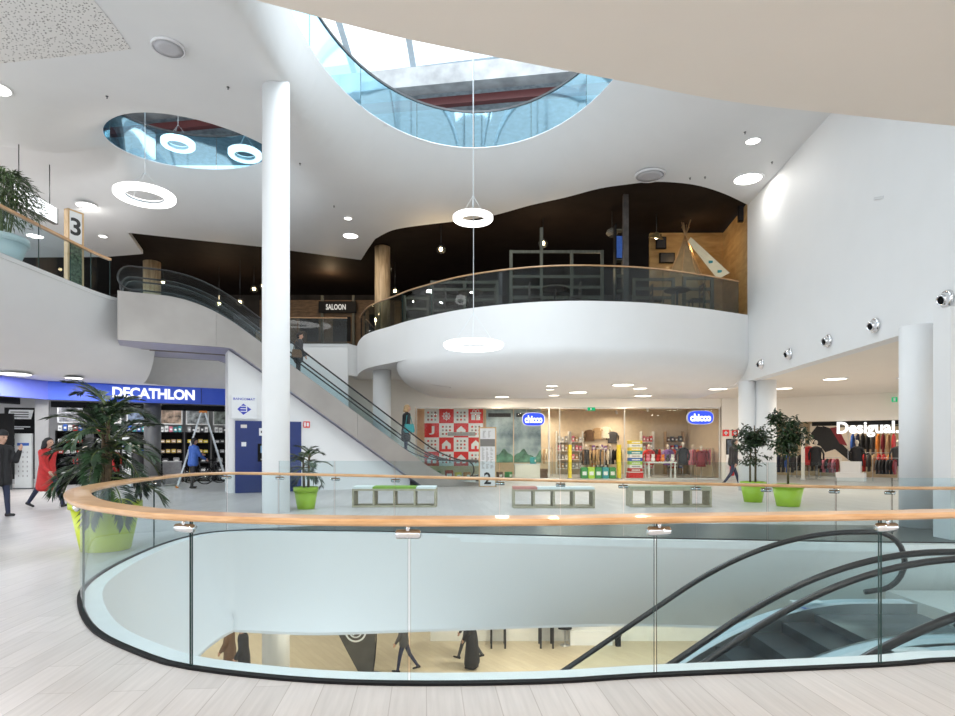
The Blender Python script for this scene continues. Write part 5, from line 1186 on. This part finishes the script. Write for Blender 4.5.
for px, Y, lab in ((677,18.9,'dark round table behind the smoked glass, below the plywood wall'),(555,18.7,'dark round table behind the smoked glass, below the right bulb pendant'),(470,19.2,'dark round table behind the smoked glass, near the ring lamp cable')):
    x = P(px,HZ,Y).x; 
    if px != 735: cafe_table(lab, x, Y)
    cafe_chair('dark chair '+('left of' if px != 735 else 'near')+' the '+lab[5:], x-.62, Y+.1, R(90)); 
    if px != 735: cafe_chair('dark chair right of the '+lab[5:], x+.62, Y+.05, R(-90))
# ------------------------------------------------------------ lower floor
p = P(373,HZ,17.3); t = thing('feather_flag', 'dark grey feather flag with a round white emblem on the lower floor', 'flag', (p.x,17.3,Z1))
mb = MB(); pr = [(-.02,.10),(.03,.5),(.06,.9),(.06,1.4),(.01,2.0),(-.12,2.6),(-.4,3.1),(-.8,3.2),(-1.2,2.9),(-1.35,2.3),(-1.2,1.6),(-.85,.9),(-.42,.10)]
mb.prism([(x,0,z) for x, z in pr], (0,.02,0), mat('charcoal flag cloth', (.075,.072,.065), .8, var=.25, scale=3)); f = mb.build('flag_cloth', None, t)
mb = MB(); mb.tube([(-.01,.01,.05),(.05,.01,.5),(.09,.01,1.0),(.09,.01,1.5),(.03,.01,2.1),(-.1,.01,2.7),(-.4,.01,3.15)], .02, 7, BLACK); mb.build('pole', BLACK, t); mb = MB(); mb.lathe([(.28,0),(.28,.04),(.03,.06)], n=18, m=DKSTEEL); mb.build('base', DKSTEEL, t)
mb = MB(); mb.lathe([(.26,-.006),(.31,-.006),(.31,.0),(.26,.0),(.26,-.006)], (-.50,0,1.28), 28, PAPER, axis=(0,1,0)); mb.lathe([(.15,-.006),(.19,-.006),(.19,.0),(.15,.0),(.15,-.006)], (-.50,0,1.28), 22, PAPER, axis=(0,1,0)); mb.beam((-.58,-.003,1.18),(-.42,-.003,1.38), .006, .05, PAPER); mb.build('emblem', PAPER, f)
def low_table(label, px, Y, w_, c):
    t = thing('shop_table', label, 'table', (P(px,HZ,Y).x, Y, Z1)); mb = MB(); mb.box((-w_/2,-.3,.7),(w_/2,.3,.75), pm(c)); mb.build('table_top', None, t)
    for sx in (-w_/2+.05,w_/2-.05):
        for sy in (-.25,.25): mb = MB(); mb.box((sx-.03,sy-.03,0),(sx+.03,sy+.03,.7), pm(c)); mb.build('leg', None, t)
low_table('black shop table on the lower floor, nearest the pair of walkers', 498, 19.9, .55, 'black'); low_table('black shop table on the lower floor beside the coat form', 546, 19.9, .5, 'black')
q = P(565,HZ,19.95); dress_form('black coat on a form by the white shop wall of the lower floor', (q.x,19.95,Z1), 'black', 1.35)
q = P(590,HZ,20.2); t = thing('display_box', 'long white display box along the lower shop wall', 'plinth', (q.x,20.15,Z1)); mb = MB(); mb.box((-.7,-.2,0),(.7,.2,.45), WHITE); mb.build('box_body', None, t); mb = MB(); mb.box((-.72,-.22,.45),(.72,.22,.49), PAPER); mb.build('box_top', None, t)
q = P(618,HZ,19.9); t = thing('small_stand', 'small black stand on the lower floor beside the white display box', 'stand', (q.x,19.9,Z1)); mb = MB(); mb.box((-.08,-.08,0),(.08,.08,.35), BLACK); mb.build('stand_body', None, t); mb = MB(); mb.box((-.1,-.1,.35),(.1,.1,.4), DKSTEEL); mb.build('stand_top', None, t)
# ================================================================== PEOPLE
def cap(mb, a, b, ra, rb, n=10, sy=1.):
    a, b = Vector(a), Vector(b); d = b-a; L = d.length
    if L < 1e-6: mb.ball(a, ra, None, n, 8); return
    prof = []
    for i in range(6): t = math.pi/2*(1-i/5); prof.append((max(1e-6, ra*math.cos(t)), -ra*math.sin(t)))
    for i in range(6): t = math.pi/2*i/5; prof.append((max(1e-6, rb*math.cos(t)), L+rb*math.sin(t)))
    mb.lathe(prof, a, n, None, True, 1., d)
def fused(name, prims, voxel, mats, parent, smooth=6):
    """overlapping tapered capsules fused to one continuous surface; each face takes the material of its nearest capsule"""
    mb = MB()
    for (a, b, ra, rb, k) in prims: cap(mb, a, b, ra, rb)
    me = bpy.data.meshes.new('tmp'); me.from_pydata(mb.v, [], mb.f); o = bpy.data.objects.new('tmp', me); COL.objects.link(o)
    rm = o.modifiers.new('r', 'REMESH'); rm.mode = 'VOXEL'; rm.voxel_size = voxel
    sm = o.modifiers.new('s', 'SMOOTH'); sm.iterations = smooth; sm.factor = .5
    dg = bpy.context.evaluated_depsgraph_get(); dg.update(); m2 = bpy.data.meshes.new_from_object(o.evaluated_get(dg)); bpy.data.objects.remove(o); bpy.data.meshes.remove(me)
    m2.name = name; m2.materials.clear()
    for m in mats: m2.materials.append(m)
    if len(mats) > 1:
        P_ = [(Vector(a), Vector(b)-Vector(a), ra, rb, k) for a, b, ra, rb, k in prims]
        idx = []
        for f in m2.polygons:
            c = f.center; best, bk = 1e9, 0
            for a, d, ra, rb, k in P_:
                L = d.length_squared; t = 0 if L < 1e-9 else max(0, min(1, (c-a).dot(d)/L)); q = (c-a-d*t).length-(ra+(rb-ra)*t)
                if q < best: best, bk = q, k
            idx.append(bk)
        m2.polygons.foreach_set('material_index', idx)
    m2.polygons.foreach_set('use_smooth', [True]*len(m2.polygons)); m2.update()
    r = bpy.data.objects.new(name, m2); COL.objects.link(r)
    if parent: r.parent = parent
    return r
def person(label, loc, rz, h=1.68, top='black', legs='navy', hair='brown', hairlen=0., legL=0., legR=0., kneeL=5., kneeR=5., armL=10., armR=-10., elL=20., elR=20., coat=.35, flare=.0, shoes='black', heel=0., lean=3., bag=None, hat=None, fine=.013, build=1., group=None, turn=0.):
    """standing figure facing local +X; angles in degrees, positive swings forward; coat = length of the coat below the hips in metres"""
    s = h/1.70; root = thing('person', label, 'person', loc, rz, group); B = build
    def rot(v, ang): c, q = math.cos(R(ang)), math.sin(R(ang)); return Vector((v[0]*c-v[2]*q, v[1], v[0]*q+v[2]*c))   # swing in the XZ plane
    hip = Vector((0,0,.90)); H = {}; prims = []; LG, SK, SH, TP = 1, 0, 2, 3
    feet = []
    for sd, a, k in ((1,legL,kneeL),(-1,legR,kneeR)):
        hj = hip+Vector((0,sd*.09,0)); kn = hj+rot((0,0,-.42), a); an = kn+rot((0,0,-.41), a-k)
        prims += [(hj,kn,.088*B,.058*B,LG),(kn,an,.060*B,.042*B,LG)]; feet.append((an, a-k))
    for an, fa in feet:
        toe = an+rot((.15,0,-.045), max(-25, min(25, fa*.5))); hl = an+rot((-.045,0,-.045), max(-25, min(25, fa*.5)))
        prims += [(an,hl,.042,.034,SH),(hl,toe,.036,.030,SH)]
        if heel: prims.append((hl, hl+Vector((0,0,-.02)), .018, .014, SH))
    low = min(min(a.z-ra, b.z-rb) for a, b, ra, rb, k in prims if k == SH)
    # trunk, leaning forward a little
    L_ = R(lean); up = Vector((math.sin(L_),0,math.cos(L_)))
    wst = hip+up*.17; ch = hip+up*.38; nk = hip+up*.555; hd = hip+up*.685+Vector((.02,0,0))
    for y in (-.075,.075): prims += [(hip+Vector((0,y,-.02)),wst+Vector((0,y*.8,0)),.105*B,.092*B,TP),(wst+Vector((0,y*.8,0)),ch+Vector((0,y*1.1,0)),.095*B,.102*B,TP)]
    shd = [ch+up*.10+Vector((0,sd*.165,0)) for sd in (1,-1)]
    prims += [(shd[0],shd[1],.062,.062,TP),(ch+up*.08,nk-up*.02,.07,.052,TP),(nk-up*.03,hd-up*.05,.050,.048,SK)]
    # head: skull, jaw, nose, ears, brow
    fw = Vector((math.cos(R(turn)), math.sin(R(turn)), 0)); sdv = Vector((-fw.y, fw.x, 0)); sk = hd+up*.03
    prims += [(sk-fw*.02,sk+fw*.018,.088,.083,SK),(hd-up*.02+fw*.02,hd-up*.058+fw*.038,.066,.042,SK),(hd+up*.02+fw*.098,hd-up*.012+fw*.112,.011,.016,SK),(hd-up*.043+fw*.082,hd-up*.047+fw*.084,.018,.016,SK)]
    for q in (1,-1): prims.append((hd+up*.015+sdv*q*.086, hd-up*.02+sdv*q*.084, .017, .012, SK))
    hands = []
    for sd, a, e, S_ in ((1,armL,elL,shd[0]),(-1,armR,elR,shd[1])):
        el = S_+rot((0,sd*.05,-.28), a); wr = el+rot((0,-sd*.02,-.25), a+e); dr = (wr-el).normalized()
        prims += [(S_,el,.054*B,.042*B,TP),(el,wr,.042*B,.030*B,TP)]
        hp = wr+dr*.085; prims += [(wr,wr+dr*.02,.027,.028,SK),(wr+dr*.02,hp,.034,.030,SK)]
        fwd = rot((1,0,0), a+e); 
        for k, (o_, l_) in enumerate(((-.027,.062),(-.009,.075),(.009,.072),(.025,.055))):
            b0 = hp+fwd*o_*1.0; b1 = b0+dr*l_*.55; b2 = b1+(dr*.8+Vector((0,-sd*.5,0))).normalized()*l_*.45; prims += [(b0-dr*.02,b1,.0105,.0095,SK),(b1,b2,.0095,.008,SK)]
        t0 = wr+dr*.03+fwd*.028; t1 = t0+(dr*.6+fwd*.7).normalized()*.04; prims += [(t0,t1,.013,.011,SK),(t1,t1+(dr*.9+fwd*.2).normalized()*.03,.011,.009,SK)]
        hands.append((S_, el, wr, dr))
    skin_m, leg_m, shoe_m, top_m = SKIN, pm(legs), pm(shoes), pm(top)
    body = fused('body', prims, fine, [skin_m, leg_m, shoe_m, top_m], root)
    # coat or jacket over the trunk and sleeves
    cp = []
    for y in (-.085,.085):
        cp += [(ch+up*.07+Vector((0,y,0)),wst+Vector((0,y*.9,0)),.112*B,.108*B,0),(wst+Vector((0,y*.9,0)),hip+Vector((0,y,-.05)),.110*B,.128*B+flare*.2,0)]
        if coat > .1:
            for a in (legL, legR): cp.append((hip+Vector((0,y,-.05)), hip+Vector((0,y*1.15,-.05))+rot((0,0,-coat+.05), a*.45), .126*B+flare*.2, .120*B+flare, 0))
    cp += [(shd[0],shd[1],.075,.075,0),(nk-up*.05,nk-up*.01,.072,.064,0)]
    for S_, el, wr, dr in hands: cp += [(S_,el,.070*B,.058*B,0),(el,wr-dr*.01,.058*B,.046*B,0)]
    fused('coat' if coat > .15 else 'jacket', cp, .018, [top_m], root, 4)
    # hair, eyes, hat
    hp_ = [(sk-fw*.035+up*.02,sk-fw*.012+up*.028,.092,.090,0),(sk-fw*.05,hd-fw*.055-up*.03,.078,.06,0)]
    if hairlen: 
        for q in (-.06,0,.06): hp_.append((sk-fw*.05+sdv*q,sk-fw*.075+sdv*q*1.3-up*hairlen,.06,.05,0))
        for q in (-1,1): hp_.append((sk+sdv*q*.06-fw*.0,sk+sdv*q*.075-fw*.02-up*hairlen*.8,.038,.03,0))
    fused('hair', hp_, .013, [pm(hair)], root, 4)
    for q in (1,-1):
        mb = MB(); mb.ball(hd+up*.022+fw*.092+sdv*q*.033, .0105, BLACK, 8, 6); mb.build('eye', BLACK, root)
    mb = MB(); c_ = hd-up*.033+fw*.101; mb.ball(c_, .015, mat('lips', (.45,.16,.14), .5), 8, 6, (.4,1.2,.4)); mb.build('mouth', None, root)
    if hat:
        mb = MB(); mb.lathe([(.108,.0),(.112,.02),(.10,.08),(.06,.115),(1e-6,.125)], sk-fw*.01+up*.03, 18, pm(hat), axis=up); mb.build('hat', pm(hat), root)
    if bag:
        side = 1 if bag[1] > 0 else -1; wr = hands[0 if side > 0 else 1]; c_ = bag[0]
        q = Vector((bag[2],side*.24,.95)); mb = MB(); pr = [(-.15,-.16),(.15,-.16),(.18,-.1),(.14,.12),(-.14,.12),(-.18,-.1)]
        mb.prism([(q.x+x,q.y-.05,q.z+z) for x, z in pr], (0,.1,0), pm(c_)); r = mb.build('bag', pm(c_), root)
        mb = MB(); mb.tube([(q.x-.12,q.y,q.z+.1),(q.x-.06,side*.20,1.35),(q.x,side*.17,1.42),(q.x+.06,side*.20,1.33),(q.x+.12,q.y,q.z+.1)], .012, 6, pm(c_)); mb.build('bag_strap', pm(c_), r)
    for ch_ in root.children:
        if ch_.type == 'MESH':
            for v in ch_.data.vertices: v.co = (v.co-Vector((0,0,low)))*s
            for g in ch_.children:
                for v in g.data.vertices: v.co = (v.co-Vector((0,0,low)))*s
    return root
def G0(px, py, z=0.): return F(px, py, z)
p = G0(47,507.5); person('person in a red coat and jeans striding past the security gate', (p.x,p.y,0), R(-12), 1.66, 'red', 'navy', 'black', .14, 28, -24, 4, 14, -22, 14, 16, 30, .34, .0, heel=1, fine=.0115)
p = G0(0,517); person('person in a black coat and hat with a raised hand, at the picture edge', (p.x,p.y,0), R(-15), 1.68, 'black', 'navy', 'brown', .10, 8, -10, 3, 8, 25, -8, 125, 20, .20, .0, heel=1, hat='black', fine=.0115)
q = T0+US*1.95-UN*.42; person('person in dark clothes using the cash machine, beside the white column', (q.x,q.y,0), math.atan2(UN.y,UN.x), 1.72, 'black', 'black', 'black', 0, 2, -2, 2, 2, 40, 35, 50, 50, .25)
p = at(T(193,-.95)); person('person in a blue shirt standing beside the step ladder', (p.x,p.y,0), R(60), 1.68, 'blue', 'black', 'black', 0, 4, -6, 3, 4, 40, 20, 45, 40, .02)
def esc_spot(px, a=.75):
    k = (px-CX)/FPX; o = T0+UN*a; t = (k*o.y-o.x)/(US.x-k*US.y)
    st = .4; n = math.floor((t+.5)/st); t0 = -.5+n*st
    def soft(x, w=1.1): return 0 if x < -w else (x if x > w else (x+w)**2/(4*w))
    tb = Z3/.70; z = Z3-.70*soft(t0+.2)+.70*soft(t0+.2-tb); return o+US*(t0+.2)+Vector((0,0,z+.001))
RU = math.atan2(US.y, US.x)
person('person with fair hair and a dark coat riding down the escalator', esc_spot(401,.55), RU, 1.80, 'black', 'navy', 'tan', .10, 4, -3, 3, 3, 8, -6, 25, 15, .30, bag=('teal',-1,.02))
person('person in dark clothes with a backpack, high on the escalator beside the column', esc_spot(300,.95), RU, 1.56, 'charcoal', 'black', 'black', 0, 4, -3, 3, 3, 20, 6, 40, 25, .15, bag=('brown',-1,-.1), build=1.25)
q = P(733,HZ,21.5); person('person in jeans and a black jacket half hidden behind the twin columns', (q.x,21.5,0), R(10), 1.72, 'black', 'navy', 'black', 0, 24, -18, 6, 22, 20, -15, 30, 20, .05)
for px, Y, rz, kw, lab in ((244,16.4,200,dict(top='black',legs='black',hair='black',legL=10,legR=-8,coat=.3,build=1.3),'person in a black jacket on the lower floor, beside the column'),(230,16.9,190,dict(top='brown',legs='brown',hair='brown',legL=6,legR=-6,coat=.45,hairlen=.2,build=1.2),'person in a brown coat on the lower floor, beside the one in black'),
        (404,17.6,175,dict(top='charcoal',legs='navy',hair='brown',legL=14,legR=-20,kneeR=16,coat=.1),'person in a dark jacket and jeans walking past the feather flag'),(472,17.9,170,dict(top='black',legs='black',hair='black',legL=5,legR=-5,coat=.72,flare=.05,build=1.2),'person in a long black coat on the lower floor'),
        (468,18.7,165,dict(top='charcoal',legs='charcoal',hair='brown',legL=22,legR=-24,kneeR=12,coat=.2),'person striding behind the long black coat on the lower floor')):
    q = P(px,HZ,Y); person(lab, (q.x,Y,Z1), R(rz), 1.72, **kw)
# ================================================================== PLANTS
def pot(label, nm, loc, r0, r1, h, m, rimh=.07):
    t = thing(nm, label, 'potted plant', loc)
    mb = MB(); mb.lathe([(r0*.96,0),(r0,.01),(r1*.93,h-rimh),(r1*.93,h-rimh),(r1,h-rimh+.005),(r1,h),(r1*.9,h),(r1*.86,h-.05)], n=40, m=m); mb.build('pot', m, t)
    mb = MB(); mb.lathe([(1e-6,h-.05),(r1*.86,h-.06)], n=30, m=SOIL); mb.build('soil', SOIL, t)
    return t
def frond(base, az, el, L, nl, leafl, droop, m, width=.022, curl=.5):
    """feather leaf: curved rib with paired narrow leaflets, one mesh"""
    mb = MB(); pts = []; p = Vector(base); a = el; n = 14
    for i in range(n+1):
        pts.append(p.copy()); d = Vector((math.cos(az)*math.cos(a), math.sin(az)*math.cos(a), math.sin(a))); p = p+d*(L/n); a -= droop/n*(.4+1.2*i/n)
    mb.tube(pts, [.011*(1-.8*i/n)+.002 for i in range(n+1)], 5, STALK)
    for i in range(nl):
        f = .18+.82*i/(nl-1); x = f*n; k = min(n-1, int(x)); q = pts[k].lerp(pts[k+1], x-k); d = (pts[k+1]-pts[k]).normalized()
        side = d.cross(Vector((0,0,1)));
        if side.length < .05: side = Vector((1,0,0))
        side.normalize(); upv = side.cross(d).normalized(); ll = leafl*(.45+.55*math.sin(math.pi*min(1, f*.85+.12)))*random.uniform(.85,1.1)
        for s in (-1, 1):
            dd = (d*(.55+.5*f)+side*s*(1.0-.4*f)+upv*random.uniform(.05,.35)).normalized(); w_ = dd.cross(upv).normalized()*width*random.uniform(.8,1.15)
            e1 = q+dd*ll*.5; e2 = q+dd*ll-Vector((0,0,curl*ll*.35)); th = upv*.0012
            vs = [q, e1-w_+th*2, e1+w_+th*2, e2, e1-w_*.9-th*2, e1+w_*.9-th*2]
            mb.add(vs, [(0,2,3,1),(0,4,3,5)], m, True)
    return mb
def palm(label, loc, pr, h, nf, L, ll, trunks, el=(.1,1.25), nl=20, m=LEAFD, width=.02):
    t = pot(label, 'potted_palm', loc, *pr)
    ph = pr[2]; tops = []
    for k, (x, y, th) in enumerate(trunks):
        mb = MB(); top = Vector((x*1.5,y*1.5,th)); mb.tube([(x,y,ph-.1),((x*1.25),y*1.25,(ph+th)/2),top], [.032,.028,.022], 8, BARK); mb.build('trunk', BARK, t); tops.append(top)
    for k in range(nf):
        tp = tops[k % len(tops)]; lev = k/nf; az = k*2.399+random.uniform(-.2,.2); e = el[0]+(el[1]-el[0])*lev+random.uniform(-.12,.12)
        b = tp+Vector((0,0,-(1-lev)*h*.38)); l = L*random.uniform(.85,1.1)*(1-.25*lev)
        frond(b, az, e, l, nl, ll, random.uniform(1.0,1.7), m, width).build('frond', m, t, fix=False)
    return t
p = P(106,HZ,8.2); BIG = palm('big feathery palm in a yellow green pot outside the curved glass balustrade', (p.x,8.2,0), (.30,.44,.66,YLIME,.09), 1.75, 36, .82, .28, ((.02,0,2.02),(-.05,.04,1.75),(.06,-.03,1.5)), (-.35,1.15), 24, width=.016)
p = P(306,HZ,13.6); palm('small dark palm in a lime green pot beside the white column', (p.x,13.6,0), (.19,.275,.50,LIME,.11), 1.0, 22, .50, .20, ((.05,0,1.25),(-.05,.02,1.15)), (-.3,1.15), 16, width=.012)
def leafy_crown(t, c, rad, n, size, m, seed, hang=.3):
    rnd = random.Random(seed); mb = MB(); blobs = [(Vector((rnd.uniform(-1,1)*rad[0]*.6, rnd.uniform(-1,1)*rad[1]*.6, rnd.uniform(-1,1)*rad[2]*.7)), rnd.uniform(.3,.5)) for _ in range(13)]
    for i in range(n):
        b, br = rnd.choice(blobs); v = Vector((rnd.gauss(0,1),rnd.gauss(0,1),rnd.gauss(0,1))).normalized()*br*rnd.random()**.4
        q = c+b+Vector((v.x*rad[0],v.y*rad[1],v.z*rad[2])); d = Vector((v.x+rnd.uniform(-.6,.6), v.y+rnd.uniform(-.6,.6), -hang+rnd.uniform(-.5,.5))).normalized()
        s = d.cross(Vector((rnd.uniform(-1,1),rnd.uniform(-1,1),1))).normalized(); u_ = s.cross(d)*.15; z = size*rnd.uniform(.7,1.2)
        mb.add([q, q+d*z*.45+s*z*.24+u_*z, q+d*z, q+d*z*.45-s*z*.24+u_*z], [(0,1,2,3)], m, True)
    return mb.build('foliage', m, t, fix=False)
def ficus(label, loc, pr, ctop, crad, n, seed, trunks, clumps=()):
    t = pot(label, 'potted_ficus', loc, *pr)
    for x, y, z in trunks:
        mb = MB(); mb.tube([(x,y,pr[2]-.1),(x*1.1,y,z*.6),(x*.6,y,z)], [.028,.024,.012], 8, BARK)
        for k in range(5): a = k*1.3+x*9; mb.tube([(x*1.05,y,z*(.62+.07*k)),(x+.22*math.cos(a),y+.22*math.sin(a),z*(.72+.07*k))], [.012,.005], 5, BARK)
        mb.build('trunk', BARK, t)
    leafy_crown(t, Vector((0,0,ctop)), crad, n, .115, LEAFF, seed)
    for c, r_, nn in clumps: leafy_crown(t, Vector(c), r_, nn, .10, LEAFF, seed+3)
    return t
p = P(753,HZ,15.3); ficus('ficus with two bare stems in a lime green pot in front of the twin columns', (p.x,15.3,0), (.215,.315,.52,LIME,.07), 1.55, (.50,.42,.42), 900, 4, ((-.07,0,1.55),(.07,.02,1.95)), (((0,0,1.08),(.42,.4,.16),160),))
p = P(788,HZ,14.2); ficus('taller ficus with a dense crown in a lime green pot', (p.x,14.2,0), (.25,.36,.52,LIME,.08), 1.76, (.50,.42,.60), 1300, 9, ((0,0,1.9),))
# bamboo in the pale pot on the gallery
MINT = mat('pale mint pot', (.78,.87,.85), .4, var=.03)
p = P(3,HZ,13.8); t = pot('leafy bamboo in a large pale mint pot on the white gallery edge', 'potted_bamboo', (p.x-.12,13.8,Z3), (.40,.60,.62,MINT,.14)[0], .60, .62, MINT, .14)
rnd = random.Random(5)
for k in range(16):
    a = k*2.4; r = .28*math.sqrt((k+.5)/16); mb = MB(); x, y = r*math.cos(a), r*math.sin(a); mb.tube([(x,y,.5),(x*1.4,y*1.4,1.2),(x*2.2,y*2.2,1.9+.2*rnd.random())], [.016,.013,.006], 6, STALK); mb.build('cane', STALK, t)
mb = MB()
for i in range(2300):
    a = rnd.uniform(0,2*math.pi); rr = .88*math.sqrt(rnd.random()); z = 1.05+rnd.random()**.75*1.15; rr *= math.sin(math.pi*min(1,max(.12,(z-.55)/1.75)))**.6
    q = Vector((rr*math.cos(a), rr*math.sin(a), z)); d = Vector((math.cos(a)*.8+rnd.uniform(-.5,.5), math.sin(a)*.8+rnd.uniform(-.5,.5), rnd.uniform(-.9,.2))).normalized(); s = d.cross(Vector((0,0,1))).normalized()*.017; L_ = rnd.uniform(.14,.24)
    mb.add([q, q+d*L_*.4+s, q+d*L_-Vector((0,0,.03)), q+d*L_*.4-s], [(0,1,2,3)], LEAFB, True)
mb.build('foliage', LEAFB, t, fix=False)
# ================================================================== LIGHT, WORLD, CAMERA
w = bpy.data.worlds.new('daylight'); SC.world = w; w.use_nodes = True
bg = w.node_tree.nodes['Background']; bg.inputs[0].default_value = (.88, .95, 1.0, 1); bg.inputs[1].default_value = 1.9
def area(name, loc, size, power, col=(1,1,1), rot=(0,0,0), sy=None, shape=None):
    l = bpy.data.lights.new(name, 'AREA'); l.energy = power; l.color = col; l.size = size
    if sy: l.shape = 'RECTANGLE'; l.size_y = sy
    else: l.shape = 'DISK'
    o = bpy.data.objects.new(name, l); COL.objects.link(o); o.location = loc; o.rotation_euler = rot
    return o
area('skylight daylight', (0,12.5,17.5), 8, 1250, (.90,.96,1), (0,0,0), 12)
cam = bpy.data.cameras.new('camera'); co = bpy.data.objects.new('camera', cam); COL.objects.link(co)
co.location = (0,0,EYE); co.rotation_euler = (R(90),0,0)
cam.sensor_width = 36; cam.lens = FPX/955*36; cam.shift_y = (HZ-358)/955; cam.shift_x = 0
cam.clip_start = .05; cam.clip_end = 200
SC.camera = co
SC.view_settings.view_transform = 'Standard'; SC.view_settings.look = 'None'; SC.view_settings.gamma = 1; SC.view_settings.use_curve_mapping = False
SC.view_settings.exposure = .45
c = SC.cycles
c.max_bounces = 7; c.diffuse_bounces = 4; c.glossy_bounces = 3; c.transparent_max_bounces = 24; c.transmission_bounces = 4
c.caustics_reflective = False; c.caustics_refractive = False; c.sample_clamp_indirect = 4
c.use_denoising = True
